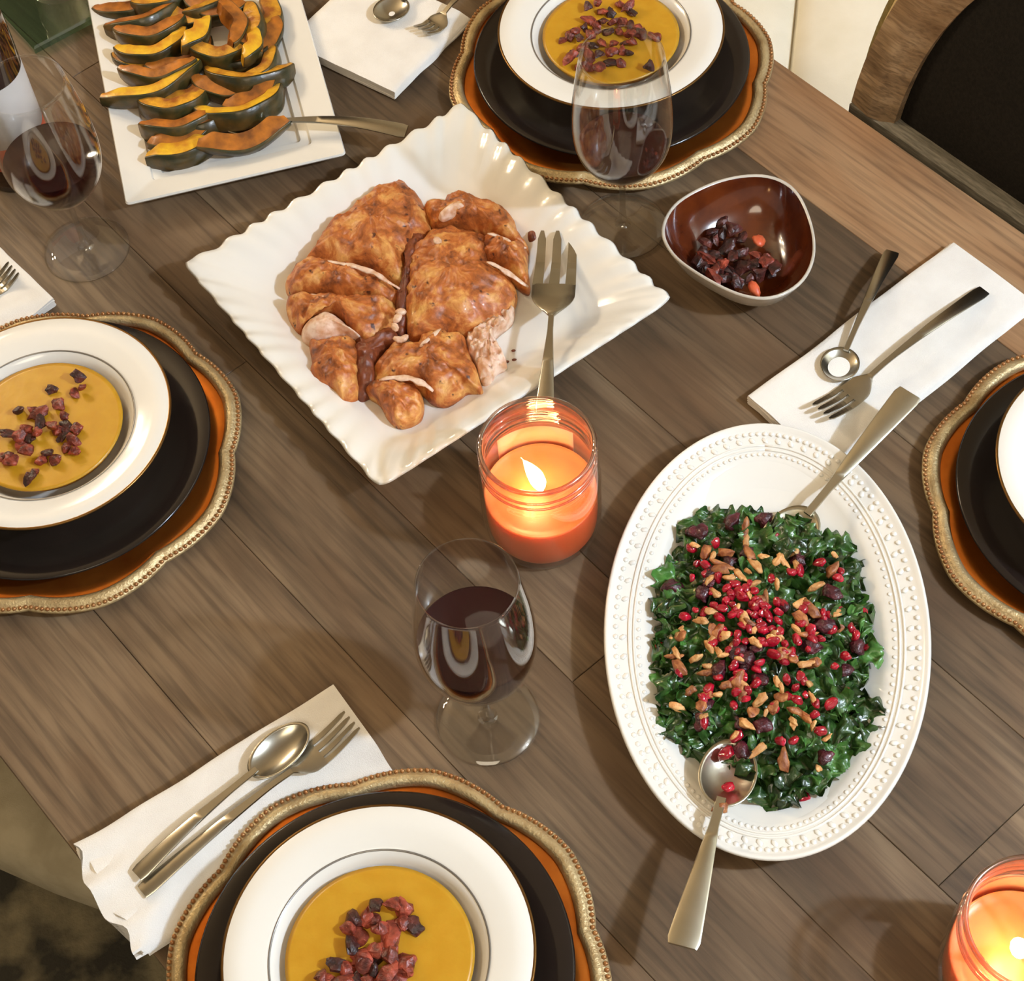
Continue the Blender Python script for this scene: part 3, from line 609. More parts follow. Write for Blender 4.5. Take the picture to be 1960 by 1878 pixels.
def strip(zpts, z, wd, label, mt='meat', name='meat_strip'):
    pts = [at(x, y, zz) for (x, y), zz in zip(Z7(zpts), z)]; c = pts[0].copy(); n = len(pts)
    q = []
    for k in range(n - 1):
        for j in range(4): q.append(pts[k].lerp(pts[k + 1], j / 4) + Vector((0, 0, .0006 * math.sin(k * 4 + j))))
    q.append(pts[-1]); L = len(q)
    rad = [wd * .72 * (.25 + .75 * math.sin(math.pi * (i + .5) / L)) * (1 + .2 * math.sin(i * 1.3) + .2 * nz((i * .37, wd * 900, 0), 1)) for i in range(L)]
    o = ob(name, tube([p - c for p in q], rad, 8, .4), M[mt]); o.location = c - Vector((0, 0, .0022)); return tag(o, label, 'chicken', CG)
strip([(345, 665), (500, 680), (600, 705), (720, 740), (800, 790), (920, 865)], [.036, .042, .043, .043, .040, .034], .0042, 'long pale strip of chicken meat across the left pieces')
strip([(240, 915), (330, 915), (420, 930), (510, 935)], [.030, .036, .038, .038], .0045, 'short pale strip of chicken meat at the left edge')
strip([(1550, 465), (1640, 490), (1720, 535), (1830, 570)], [.041, .041, .037, .028], .0035, 'upper pale strip of meat on the right pieces')
strip([(1545, 670), (1640, 710), (1740, 780), (1845, 850)], [.042, .040, .034, .026], .0040, 'lower pale strip of meat on the right pieces')
strip([(1060, 1290), (1130, 1220), (1215, 1150)], [.038, .040, .038], .0035, 'pale strip of meat on the lower right leg')
strip([(770, 1520), (880, 1500), (1000, 1510), (1090, 1545), (1160, 1600)], [.030, .034, .036, .034, .028], .0050, 'ragged pale meat along the bottom of the leg')
for i, (x, y, z) in enumerate([(925, 1040, .037), (905, 1090, .036), (880, 1150, .035), (915, 1240, .033), (950, 1230, .033), (1190, 530, .046)]):
    p = at(*Z7([(x, y)])[0], z); o = bpy.data.objects.new('meat_crumb', me('meat_crumb', *lump(i * 3.1, .0042, (1.3, .9, .7)), M['meat'])); COL.objects.link(o); o.location = p; o.rotation_euler = (0, 0, i); tag(o, 'tiny pale crumb of meat in the middle of the chicken heap', 'chicken', 'chicken crumbs')
for i, (x, y) in enumerate([(1735, 1320), (1690, 1400), (1685, 1490), (1745, 1385)]):
    o = bpy.data.objects.new('meat_crumb', me('meat_crumb', *lump(i * 2.1, .0017, (1.3, .9, .5)), M['skin_dark'])); COL.objects.link(o); o.location = at(*Z7([(x, y)])[0], .0065); tag(o, 'tiny brown crumb on the bare white plate near the chicken', 'chicken', 'chicken crumbs')

# ------------------------------------------------------------------ roasted squash slices
def squash(px, py, R, wd, th, rot, tilt, z, span=170, fm='squash_flesh', label=''):
    """curved slice, belly towards -y local; px,py is the belly of the slice"""
    R *= 1.2; wd *= 1.65; th *= 1.2; tilt = tilt * .4 + 5; n = 30; fr, sk = [], []
    for i in range(n + 1):
        s = i / n; a = math.radians(-90 - span / 2 + span * s); tp = min(1, math.sin(math.pi * min(max(s, .02), .98)) * 2.2) ** .6
        w_ = wd * (.35 + .65 * tp); ro = R * (1 + .02 * math.sin(7 * a)); ri = ro - w_; h = th * (.6 + .4 * tp)
        ca, sa = math.cos(a), math.sin(a); rm = (ro + ri) / 2
        fr.append([((ro - .0009) * ca, (ro - .0009) * sa, -h / 2), ((ro - .0009) * ca, (ro - .0009) * sa, h / 2), (rm * ca, rm * sa, h / 2 + .0007), ((ri + .0012) * ca, (ri + .0012) * sa, h / 2 - .0006), (ri * ca, ri * sa, 0), ((ri + .0012) * ca, (ri + .0012) * sa, -h / 2)])
        sk.append([((ro - .0008) * ca, (ro - .0008) * sa, -h / 2), ((ro + .0006) * ca, (ro + .0006) * sa, -h / 2 + .002), ((ro + .0010) * ca, (ro + .0010) * sa, 0), ((ro + .0006) * ca, (ro + .0006) * sa, h / 2 - .001), ((ro - .0008) * ca, (ro - .0008) * sa, h / 2 + .0002)])
    o = thing('squash_slice', label, 'squash', at(px, py, z) , 0, 'roasted squash slices')
    o.rotation_euler = (Matrix.Rotation(SROT + math.radians(rot), 3, 'Z') @ Matrix.Rotation(math.radians(tilt), 3, 'X')).to_euler()
    sh = Matrix.Translation((0, R, 0))
    ob('flesh', xf(loft(fr), sh), M[fm], o, sharp=50); ob('skin', xf(loft(sk, False, False), sh), M['squash_skin'], o)
SQ = [  # px, py, R, width, thickness, rot, tilt, z, span, flesh, where
 (330, 15, .034, .010, .017, 8, -14, .030, 150, 'squash_flesh', 'at the top of the left column'),
 (285, 50, .042, .009, .018, 4, -22, .032, 120, 'squash_brown', 'second from the top of the left column'),
 (292, 82, .038, .010, .018, -4, -20, .031, 130, 'squash_brown', 'third from the top of the left column'),
 (302, 116, .034, .010, .017, 2, -18, .030, 150, 'squash_yellow', 'with a yellow crescent in the upper left column'),
 (305, 162, .044, .008, .022, 0, -35, .030, 110, 'squash_brown', 'in the middle of the left column, mostly green skin'),
 (305, 186, .060, .009, .016, 6, -12, .031, 95, 'squash_yellow', 'flat and long with a bright edge in the left column'),
 (325, 222, .034, .011, .017, -6, -16, .029, 150, 'squash_flesh', 'two above the bright yellow end piece'),
 (345, 262, .040, .009, .022, -8, -34, .027, 120, 'squash_brown', 'green skinned, just above the bright yellow end piece'),
 (352, 308, .060, .013, .018, 8, 12, .022, 66, 'squash_yellow', 'bright yellow at the lower left end of the plate'),
 (262, 30, .036, .011, .016, 10, -10, .018, 140, 'squash_brown', 'half hidden under the upper left slices'),
 (350, 55, .034, .012, .016, -20, -10, .018, 140, 'squash_flesh', 'half hidden in the middle under the top slices'),
 (365, 140, .034, .012, .016, 12, -10, .018, 140, 'squash_brown', 'half hidden in the middle of the plate'),
 (272, 140, .034, .012, .016, -8, -10, .018, 140, 'squash_flesh', 'half hidden at the left rim'),
 (380, 200, .034, .012, .016, 16, -10, .019, 140, 'squash_flesh', 'half hidden between the two columns'),
 (440, 192, .036, .012, .016, -10, -10, .018, 140, 'squash_brown', 'half hidden under the biggest crescent'),
 (520, 100, .034, .012, .016, 40, -10, .018, 140, 'squash_brown', 'half hidden at the right rim'),
 (360, 285, .036, .012, .016, 4, -10, .016, 110, 'squash_brown', 'half hidden behind the bright yellow end piece'),
 (540, 40, .034, .012, .016, 62, -10, .022, 140, 'squash_flesh', 'lying along the right rim near the top'),
 (400, 40, .032, .012, .016, -30, -10, .026, 140, 'squash_brown', 'turned sideways at the top middle'),
 (500, 205, .034, .012, .016, 30, -10, .020, 130, 'squash_brown', 'half hidden at the right beside the biggest crescent'),
 (470, 130, .034, .011, .016, 8, -10, .024, 140, 'squash_brown', 'half hidden above the thin arc in the right column'),
 (430, 12, .030, .009, .016, 20, -16, .034, 150, 'squash_flesh', 'at the top of the right column'),
 (393, 78, .030, .011, .017, 38, 8, .040, 100, 'squash_yellow', 'bright yellow and curved in the upper middle'),
 (420, 122, .034, .010, .018, -14, -18, .033, 150, 'squash_flesh', 'under the bright curved one in the middle'),
 (505, 55, .036, .011, .017, 72, -8, .036, 130, 'squash_flesh', 'standing at the upper right'),
 (470, 50, .034, .010, .017, 84, -6, .038, 120, 'squash_brown', 'upright beside the upper right one'),
 (450, 88, .030, .011, .017, -70, -8, .038, 110, 'squash_brown', 'turned to the left in the right column'),
 (500, 96, .026, .010, .016, 60, 0, .038, 110, 'squash_yellow', 'small and turned near the right rim'),
 (468, 166, .040, .009, .018, -6, -22, .034, 150, 'squash_flesh', 'with a thin arc in the middle of the right column'),
 (520, 142, .032, .009, .017, 50, -20, .032, 120, 'squash_flesh', 'leaning on the right rim'),
 (468, 230, .043, .009, .019, -4, -20, .032, 172, 'squash_yellow', 'with the biggest crescent arc above the spoon'),
 (400, 252, .040, .009, .018, 6, -26, .024, 120, 'squash_brown', 'low in the middle above the orange end piece'),
 (475, 288, .085, .012, .017, 12, 14, .021, 62, 'squash_brown', 'long and orange at the lower right end of the plate'),
]
rng = random.Random(77)
for q in SQ:
    q = list(q); q[5] += rng.uniform(-9, 9); q[6] += rng.uniform(-50, 50); q[2] *= rng.uniform(.92, 1.06); squash(*q[:10], label='roasted squash slice ' + q[10])

# ------------------------------------------------------------------ kale salad
def Zs(pts): return [(1220 + x / 3.079, 950 + y / 3.079) for x, y in pts]
SAL = [(330, 90), (480, 100), (700, 95), (860, 150), (1010, 190), (1090, 300), (1190, 220), (1250, 300), (1290, 430), (1290, 580), (1350, 800), (1370, 950), (1300, 1060), (1270, 1180), (1390, 1330), (1300, 1480), (1190, 1580), (1080, 1660), (1000, 1750), (860, 1810), (740, 1770), (640, 1640), (450, 1500), (300, 1470), (140, 1400), (110, 1270), (180, 1190), (130, 1080), (130, 900), (170, 780), (125, 560), (180, 450), (280, 290)]
SC0 = Vector((720, 920)); SPOL = [Vector(p) - SC0 for p in SAL]
def srad(a):
    best = 1e9
    for i in range(len(SPOL)):
        p, q = SPOL[i], SPOL[(i + 1) % len(SPOL)]; d = Vector((math.cos(a), math.sin(a))); e = q - p
        den = d.x * e.y - d.y * e.x
        if abs(den) < 1e-9: continue
        t_ = (p.x * e.y - p.y * e.x) / den; s_ = (p.x * d.y - p.y * d.x) / den
        if t_ > 0 and -1e-6 <= s_ <= 1 + 1e-6: best = min(best, t_)
    return best
def mound(zx, zy):
    v_ = Vector((zx, zy)) - SC0; s = v_.length / srad(math.atan2(v_.y, v_.x)); return .010 + .030 * max(0, 1 - s * s) ** .6
def leaf(seed, L=.050, W=.044):
    nx, ny = 20, 15; V = []; F = []
    for i in range(nx):
        for j in range(ny):
            u_ = i / (nx - 1); v_ = j / (ny - 1) * 2 - 1
            wd = W * .5 * (math.sin(math.pi * min(1, u_ * .9 + .08)) ** .6) * (1 + .22 * math.sin(u_ * 23 + seed + (1 if v_ > 0 else 4)))
            x = (u_ - .5) * L + .003 * nz((u_, v_, seed), 5); y = v_ * wd
            z = .0055 * abs(v_) ** 1.6 * math.sin(u_ * 15 + seed * 2 + (0 if v_ > 0 else 2)) + .009 * nz((u_ + seed, v_, 0), 2.2) + .006 * nz((u_ + seed, v_ * .6, 3), 5.5) - .35 * (x * x) / L
            V.append((x, y, z))
    for i in range(nx - 1):
        for j in range(ny - 1): a = i * ny + j; F.append((a, a + ny, a + ny + 1, a + 1))
    n0 = len(V); V2 = [(x, y, z - .0006) for x, y, z in V]; F2 = [tuple(reversed([i + n0 for i in f])) for f in F]
    return V + V2, F + F2
LEAF = [me('kale_leaf', *leaf(s * 1.9 + .3), M['kale']) for s in range(7)]
LEAFL = [me('kale_leaf', *leaf(s * 2.7 + 8.3), M['kale_light']) for s in range(3)]
rng = random.Random(21)
def place_leaf(zx, zy, dz, sc, light=False, edge=False, tilt=.45):
    x, y = Zs([(zx, zy)])[0]; z = max(.0125, mound(zx, zy) + dz) 
    o = bpy.data.objects.new('kale_leaf', rng.choice(LEAFL if light else LEAF)); COL.objects.link(o); o.location = at(x, y, z)
    o.rotation_euler = (rng.uniform(-tilt, tilt), rng.uniform(-tilt, tilt), rng.uniform(0, 6.28)); o.scale = (sc, sc, sc)
    tag(o, ('light green' if light else 'dark green') + (' curly kale leaf at the edge of the salad heap' if edge else ' curly kale leaf inside the salad heap'), 'kale leaf', 'kale leaves')
for k in range(46):                                           # rim of the heap
    a = 2 * math.pi * k / 46; r = srad(a) - 55 - rng.uniform(0, 30); p = SC0 + Vector((math.cos(a), math.sin(a))) * r
    place_leaf(p.x, p.y, -.002 + rng.uniform(0, .004), rng.uniform(.62, .85), light=(k % 7 == 0), edge=True, tilt=.3)
for ring, cnt, s0 in ((.8, 30, .9), (.62, 24, .95), (.42, 16, 1.0), (.2, 9, 1.0), (.0, 2, 1.0)):
    for k in range(cnt):
        a = 2 * math.pi * k / cnt + ring * 3; p = SC0 + Vector((math.cos(a), math.sin(a))) * (srad(a) - 30) * ring * rng.uniform(.92, 1.06)
        place_leaf(p.x, p.y, -.005 + rng.uniform(-.002, .003), s0 * rng.uniform(.8, 1.05), light=rng.random() < .16)
for zx, zy in ((930, 215), (890, 250), (960, 260), (985, 300), (880, 200), (930, 290)):
    place_leaf(zx, zy, .012, .72, edge=True, tilt=.3)
POM = [me('pomegranate_seed', *chunk(s * 1.9 + 51, .0040, (1.3, .9, .85), 14, .2), M['pom']) for s in range(6)]
PEC = [me('pecan_piece', *chunk(s * 1.3 + 4, .0068, (1.3, .75, .5), 12, .45), M['pecan']) for s in range(6)]
PECL = [me('pecan_piece', *chunk(s * 1.9 + 14, .0058, (1.45, .65, .5), 11, .5), M['pecan_light']) for s in range(6)]
CRN = [me('dried_cranberry', *chunk(s * 1.1 + 24, .0072, (1.2, .9, .55), 16, .5), M['cran']) for s in range(6)]
seeds = [(320, 310), (350, 390), (465, 275), (480, 480), (660, 510), (600, 560), (520, 620), (560, 640), (500, 660), (690, 700), (740, 690), (830, 680), (830, 740), (790, 780), (760, 650), (500, 780), (540, 820), (590, 810), (640, 855), (735, 850), (800, 930), (910, 910), (1030, 845), (860, 630), (910, 450), (960, 440), (1070, 390), (1200, 440), (975, 670), (1100, 690), (1150, 730), (1260, 780), (1290, 820), (700, 1020), (630, 1070), (600, 1040), (420, 1130), (385, 1190), (650, 1140), (880, 1080), (930, 1130), (990, 1170), (1050, 1220), (960, 1060), (1240, 1150), (570, 1230), (1040, 1290), (1075, 1380), (440, 560), (560, 700), (620, 760), (680, 640), (450, 640), (640, 540), (580, 520), (720, 740), (1010, 790), (1000, 900), (250, 1040), (1140, 1225), (890, 1180), (700, 1100), (620, 590), (550, 580), (700, 660), (660, 780), (780, 720), (740, 790), (580, 850), (480, 820), (600, 680), (530, 540), (920, 940), (870, 870), (1090, 720), (1180, 660), (640, 1190), (940, 1200), (420, 1170), (690, 560)]
pec = [(640, 200), (500, 400), (525, 335), (400, 330), (720, 615), (680, 750), (1045, 980), (920, 960), (530, 1110), (860, 1180), (800, 1250), (925, 1260), (870, 1560), (215, 940), (320, 1140), (1140, 440), (660, 330), (250, 1010), (760, 600), (850, 940), (590, 1100), (430, 1030)]
pecl = [(650, 440), (600, 460), (640, 265), (830, 375), (905, 330), (440, 350), (820, 520), (1060, 535), (460, 570), (580, 670), (690, 790), (800, 840), (480, 920), (515, 940), (420, 890), (1010, 1100), (820, 1090), (920, 1340), (1030, 1350), (1110, 1430), (640, 1340), (720, 1210), (575, 1410), (1070, 1600), (200, 830), (250, 800), (410, 1000), (235, 1240), (1165, 350), (1180, 690), (620, 740), (440, 680), (340, 290), (690, 520), (700, 410), (540, 480), (850, 370), (980, 990), (850, 1130)]
crn = [(370, 220), (560, 150), (745, 135), (640, 330), (200, 530), (390, 580), (1050, 700), (1160, 560), (600, 920), (690, 900), (1300, 890), (420, 1240), (390, 1330), (740, 1360), (1110, 1540), (720, 1090), (1030, 890), (860, 660), (1240, 1040), (450, 450), (950, 370), (540, 390), (480, 1030), (640, 960), (330, 210), (1090, 760), (420, 500), (640, 1000), (600, 1340)]
rq = random.Random(5)
def extra(n, sx, sy, cx=680, cy=780): return [(cx + rq.gauss(0, sx), cy + rq.gauss(0, sy)) for _ in range(n)]
seeds += [p for p in extra(60, 230, 290) if (Vector(p) - SC0).length < 700]
pec += [p for p in extra(22, 260, 330) if (Vector(p) - SC0).length < 600]; pecl += [p for p in extra(30, 250, 330) if (Vector(p) - SC0).length < 600]
def zz(off):
    def f(x, y, i): return mound((x - 1220) * 3.079, (y - 950) * 3.079) + off + .001 * (i % 3)
    return f
scatter('dried_cranberry', CRN, Zs(crn), 'dark wrinkled dried cranberry on the kale salad', 'cranberry', 'cranberries in the salad', zz(.006), rng, (.85, 1.3), .4)
scatter('pecan_piece', PEC, Zs(pec), 'brown pecan piece on the kale salad', 'pecan', 'pecans in the salad', zz(.009), rng, (.8, 1.15), .5)
scatter('pecan_piece', PECL, Zs(pecl), 'pale broken pecan crumb on the kale salad', 'pecan', 'pecans in the salad', zz(.0095), rng, (.65, 1.1), .5)
scatter('pomegranate_seed', POM, Zs(seeds), 'red pomegranate seed scattered on the kale salad', 'pomegranate', 'pomegranate seeds', zz(.0090), rng, (.85, 1.3), .7)
def one(name, mesh, px, py, z, label, cat, group, s=1.0):
    o = bpy.data.objects.new(name, mesh); COL.objects.link(o); o.location = at(px, py, z); o.scale = (s, s, s); o.rotation_euler = (.3, .2, px); tag(o, label, cat, group)
zsd = 'pomegranate seeds'
one('pomegranate_seed', POM[0], *Zs([(975, 1785)])[0], .013, 'red pomegranate seed alone on the bare platter below the kale', 'pomegranate', zsd, 1.5)
one('pomegranate_seed', POM[1], *Zs([(540, 1715)])[0], .030, 'single red pomegranate seed in the middle of the serving spoon', 'pomegranate', zsd, 1.35)
one('pomegranate_seed', POM[2], *Zs([(530, 1515)])[0], .033, 'upper red pomegranate seed in the serving spoon bowl', 'pomegranate', zsd, 1.6)
one('dried_cranberry', CRN[1], *Zs([(620, 1500)])[0], .034, 'dried cranberry on the tip of the serving spoon', 'cranberry', 'cranberries in the salad', 1.2)
one('pecan_piece', PEC[1], *Zs([(500, 1835)])[0], .037, 'pecan piece at the neck of the serving spoon', 'pecan', 'pecans in the salad', 1.0)
one('pomegranate_seed', POM[0], *Zs([(1255, 510)])[0], .020, 'red pomegranate seed at the upper right edge of the salad', 'pomegranate', zsd, 1.35)
one('pomegranate_seed', POM[1], *Zs([(1320, 680)])[0], .020, 'red pomegranate seed at the right edge of the salad', 'pomegranate', zsd, 1.35)
one('pomegranate_seed', POM[2], *Zs([(1360, 900)])[0], .018, 'red pomegranate seed beside the dark cranberry on the right edge', 'pomegranate', zsd, 1.3)
one('pomegranate_seed', POM[0], *Zs([(140, 945)])[0], .018, 'red pomegranate seed at the left edge of the salad', 'pomegranate', zsd, 1.5)
one('pomegranate_seed', POM[1], *Zs([(125, 890)])[0], .018, 'upper red pomegranate seed at the left edge of the salad', 'pomegranate', zsd, 1.3)

# ------------------------------------------------------------------ cutlery
def frame(o, p0, p1, roll=0.0):
    x = (p1 - p0); L = x.length; x.normalize(); y = Vector((0, 0, 1)).cross(x).normalized(); z = x.cross(y)
    Mx = Matrix(((x.x, y.x, z.x, p0.x), (x.y, y.y, z.y, p0.y), (x.z, y.z, z.z, p0.z), (0, 0, 0, 1))) @ Matrix.Rotation(roll, 4, 'X')
    o.matrix_world = Mx; return L
def blade(stations, th):
    """flat bar from (x, half width, z) stations"""
    R = []
    for x, hw_, z in stations:
        t_ = th / 2; R.append([(x, -hw_, z - t_ * .4), (x, -hw_ * .9, z - t_), (x, hw_ * .9, z - t_), (x, hw_, z - t_ * .4), (x, hw_, z + t_ * .4), (x, hw_ * .85, z + t_), (x, -hw_ * .85, z + t_), (x, -hw_, z + t_ * .4)])
    return loft(R)
def spoon(label, p0, p1, bw, bl_, hw0, hw1, th=.0022, mt='steel', arch_=.008, name='spoon', dip=.0, cat='spoon', group=None, roll=0.0, depth=.0075):
    o = thing(name, label, cat, (0, 0, 0), 0, group); L = frame(o, p0, p1, roll); xb = L - bl_
    st = []
    for k in range(25):
        s = k / 24; x = s * (xb - bl_ * .88)
        st.append((x, hw0 + (hw1 - hw0) * min(1, s * 1.25) ** 1.1 if s > .03 else hw0 * .86, arch_ * math.sin(math.pi * min(1, s * 1.0)) * (1 - .3 * s) - dip * s * s))
    ob('handle', blade(st, th), M[mt], o, sharp=45)
    ze = st[-1][2]
    R = []
    for k in range(10):                                   # concave bowl: inner face then outer face
        s = k / 9; R.append([(xb + bl_ * s * math.cos(a) * (1 - .10 * math.cos(a)), bw * s * math.sin(a) * (1 - .12 * math.cos(a)), ze - .001 - depth * (1 - s ** 2.2)) for a in [2 * math.pi * i / 40 for i in range(40)]])
    R2 = [[(x, y, z - .0014 - (0.0 if k == 9 else .0004)) for x, y, z in R[k]] for k in range(9, -1, -1)]
    ob('bowl', loft(R + R2, False, False), M[mt], o); return o
def fork(label, p0, p1, hw0, hwh, tines=4, th=.0022, mt='steel', arch_=.008, name='fork', group=None, hl_=.30, tl=.17, cat='fork', roll=0.0):
    o = thing(name, label, cat, (0, 0, 0), 0, group); L = frame(o, p0, p1, roll); xh = L * (1 - hl_); xt = L * (1 - tl)
    def zc(x):
        s = x / L; return arch_ * math.sin(math.pi * min(1, s * 1.15)) - (.004 * max(0, (s - .62) / .2) if s < .82 else .004 - .010 * ((s - .82) / .18) ** 1.5 * 1)
    st = [(x_, (hw0 * (.86 if k == 0 else 1)) + (.0027 - hw0) * min(1, (k / 20) * 1.2) ** 1.1, zc(x_)) for k, x_ in ((k, xh * k / 20) for k in range(21))]
    ob('handle', blade(st, th), M[mt], o, sharp=45)
    st = [(xh + (xt - xh) * s, .0026 + (hwh - .0026) * (math.sin(.5 * math.pi * min(1, s * 1.5)) ** 1.2), zc(xh + (xt - xh) * s) - .0015 * math.sin(math.pi * s)) for s in [k / 10 for k in range(11)]]
    ob('head', blade(st, th * .9), M[mt], o, sharp=45)
    wt = hwh / (tines + (tines - 1) * .55)
    for k in range(tines):
        yc = -hwh + wt + k * (2 * (hwh - wt) / (tines - 1)); q = []
        for j in range(9):
            s = j / 8; x_ = xt - .001 + (L - xt + .001) * s; hw_ = wt * (1 - .25 * s) if j < 8 else wt * .3
            z_ = zc(x_); q.append([(x_, yc * (1 - .05 * s) + a * hw_, z_ + b_ * th * .42) for a, b_ in ((-1, -1), (1, -1), (1, 1), (-1, 1))])
        ob('tine', loft(q), M[mt], o, smooth=False)
    return o
NZ = .0125                                                    # top of a folded napkin
fork('large three tined serving fork resting on the chicken plate', at(1042, 790, .046), at(1068, 452, .022), .0085, .0205, 3, .0026, 'steel', .006, 'serving_fork', None, .50, .30)
spoon('large serving spoon scooping the kale salad at the platter bottom', at(1306, 1812, .052), at(1412, 1408, .030), .0225, .031, .0125, .0040, .0026, 'steel_satin', .004, 'serving_spoon', 0, 'serving spoon', None, 0, .011)
spoon('serving spoon with broad satin handle at the top of the platter', at(1742, 752, .050), at(1462, 1082, .022), .0225, .032, .0125, .0036, .0026, 'steel_satin', .002, 'serving_spoon', 0, 'serving spoon')
spoon('serving spoon tucked under the roasted squash slices', at(778, 252, .034), at(415, 225, .0225), .019, .028, .0095, .0030, .0024, 'steel', .010, 'serving_spoon', 0, 'serving spoon')
CGp = 'place setting flatware'
spoon('round bowled soup spoon on the right napkin', at(1708, 482, .010), at(1592, 728, .020), .0175, .0205, .0075, .0026, .0022, 'steel', .010, 'spoon', 0, 'spoon', CGp)
fork('dinner fork on the right napkin next to the soup spoon', at(1884, 556, NZ + .003), at(1570, 796, NZ + .006), .0072, .0130, 4, .0022, 'steel', .008, 'fork', CGp, .30, .17)
spoon('oval spoon on the rolled napkin at the lower left', at(262, 1676, .0265), at(592, 1382, .030), .0170, .030, .0070, .0028, .0022, 'steel', .006, 'spoon', 0, 'spoon', CGp)
fork('dinner fork on the rolled napkin at the lower left', at(272, 1708, .0225), at(676, 1384, .024), .0072, .0125, 4, .0022, 'steel', .006, 'fork', CGp, .30, .17)
spoon('round spoon on the napkin at the top beside the far charger', at(880, -100, NZ + .003), at(722, 38, NZ + .009), .0185, .0215, .0070, .0026, .0022, 'steel', .008, 'spoon', 0, 'spoon', CGp)
fork('fork on the napkin at the top, tines pointing down left', at(955, -60, NZ + .002), at(806, 66, NZ + .004), .0070, .0120, 4, .0022, 'steel', .008, 'fork', CGp, .30, .17)
fork('fork on the napkin at the left edge above the charger', at(-190, 660, NZ + .002), at(30, 520, NZ + .004), .0070, .0120, 4, .0022, 'steel', .008, 'fork', CGp, .30, .17)

# ------------------------------------------------------------------ folded napkins
def napkin(label, A, B, Cc, layers=4, ruffle=0.0, h=.0125, seed=0, avoid=None):
    """A,B are ends of one long side (pixels), C the far corner next to B"""
    a, b_, c = at(*A, .004), at(*B, .004), at(*Cc, .004); u_ = (b_ - a); L = u_.length; u_.normalize(); v_ = Vector((-u_.y, u_.x, 0))
    W = (c - b_).dot(v_); sg = 1 if W > 0 else -1; W = abs(W)
    o = thing('napkin', label, 'napkin', Vector((a.x, a.y, TZ + .0006)), math.atan2(u_.y, u_.x), 'folded white napkins')
    NX = 56; dz = h / layers; rz = Matrix.Rotation(math.atan2(u_.y, u_.x), 3, 'Z'); ri_ = rz.inverted()
    def press(p_):                                            # the napkin is flattened under the edge of its charger
        if avoid is None: return p_
        w_ = rz @ Vector(p_) + Vector((a.x, a.y, 0)); d_ = Vector((w_.x - avoid.x, w_.y - avoid.y)); r_ = d_.length
        if r_ > .190: return p_
        lim = .0050 + max(0, min(r_, .168) - .135) * .075
        k_ = lim / h
        if r_ > .172: f_ = (r_ - .172) / .018; k_ = k_ + (1 - k_) * f_ * f_ * (3 - 2 * f_)
        zn = p_[2] * min(1, k_)
        if r_ < .136:
            d_ *= .136 / max(r_, 1e-6); q_ = ri_ @ Vector((avoid.x + d_.x - a.x, avoid.y + d_.y - a.y, 0)); return (q_.x, q_.y, zn)
        return (p_[0], p_[1], zn)
    for k in range(layers):
        z0 = k * dz; rings = []
        off0 = ruffle * (.010 * nz((k * 3.7, seed, 0), 1) ); off1 = .004 * nz((k * 2.3, seed, 5), 1)
        for i in range(NX + 1):
            s = i / NX; x = off0 + s * (L + off1 - off0); fade = math.exp(-s * 9) * ruffle
            ring = []; NY = 22
            ed = .002 * nz((s * 3, k, seed), 1.5)
            pts = []
            for j in range(NY + 1):
                y = ed + (W - 2 * ed) * j / NY
                wv = .0009 * nz((x * 18, y * 18, seed + k * .2), 1) + fade * .0045 * (nz((y * 60, k * 1.3, seed), 1) + .6)
                xx = x + fade * .007 * nz((y * 45, k * 2.1 + seed, 0), 1)
                pts.append((xx, y * sg, z0 + wv))
            t_ = dz * 1.02
            up = [(x_, y_, z_ + t_) for x_, y_, z_ in reversed(pts)]
            m0 = (pts[-1][0], pts[-1][1] + sg * t_ * .45, pts[-1][2] + t_ / 2); m1 = (pts[0][0], pts[0][1] - sg * t_ * .45, pts[0][2] + t_ / 2)
            rings.append([press(p_) for p_ in pts + [m0] + up + [m1]])
        ob('fold', loft(rings), M['linen'], o, sharp=60)
    return o
napkin('white folded napkin under the right fork and spoon', (1432, 770), (1822, 474), (1985, 585), 4, 0.15, .0115, 1, PR)
napkin('white napkin with ruffled end at the lower left under fork and spoon', (160, 1632), (640, 1330), (800, 1490), 6, 1.5, .0190, 2, PB)
napkin('white folded napkin at the top between squash plate and far charger', (755, 187), (900, 40), (740, -90), 4, 0.1, .0115, 3, PT)
napkin('white folded napkin at the left edge under the far left glass', (105, 582), (-40, 440), (-220, 560), 4, .1, .0115, 4, PLF)

# ------------------------------------------------------------------ sauce bowl with bacon leftovers
SB = [(1266, 440), (1295, 388), (1375, 347), (1460, 336), (1520, 362), (1553, 425), (1560, 490), (1535, 543), (1480, 573), (1415, 567), (1340, 530), (1285, 488)]
P = [at2(x, y, .048) for x, y in SB]; c2 = sum(P, Vector((0, 0))) / len(P); P = smooth_poly([p - c2 for p in P], 72)
def sbr(k, z, sh=0): return [(p.x * k, p.y * k, z) for p in P]
o = thing('sauce_bowl', 'rounded triangular red brown glazed bowl with pale rim', 'bowl', (c2.x, c2.y, TZ), 0)
ob('body', loft([sbr(.40, .0005), sbr(.50, .001), sbr(.68, .010), sbr(.86, .026), sbr(.97, .043), sbr(1.0, .0485)], True, False), M['sauce_out'], o)
ob('rim', loft([sbr(1.0, .0485), sbr(.995, .0500), sbr(.975, .0505), sbr(.958, .0492)], False, False), M['sauce_out'], o)
ob('inner_glaze', loft([sbr(.958, .0492), sbr(.93, .042), sbr(.80, .024), sbr(.60, .011), sbr(.40, .0065), sbr(.15, .006)], False, True), M['sauce_in'], o)
rng = random.Random(8)
def Z3(pts): return [(1260 + x / 2.8, y / 2.8) for x, y in pts]
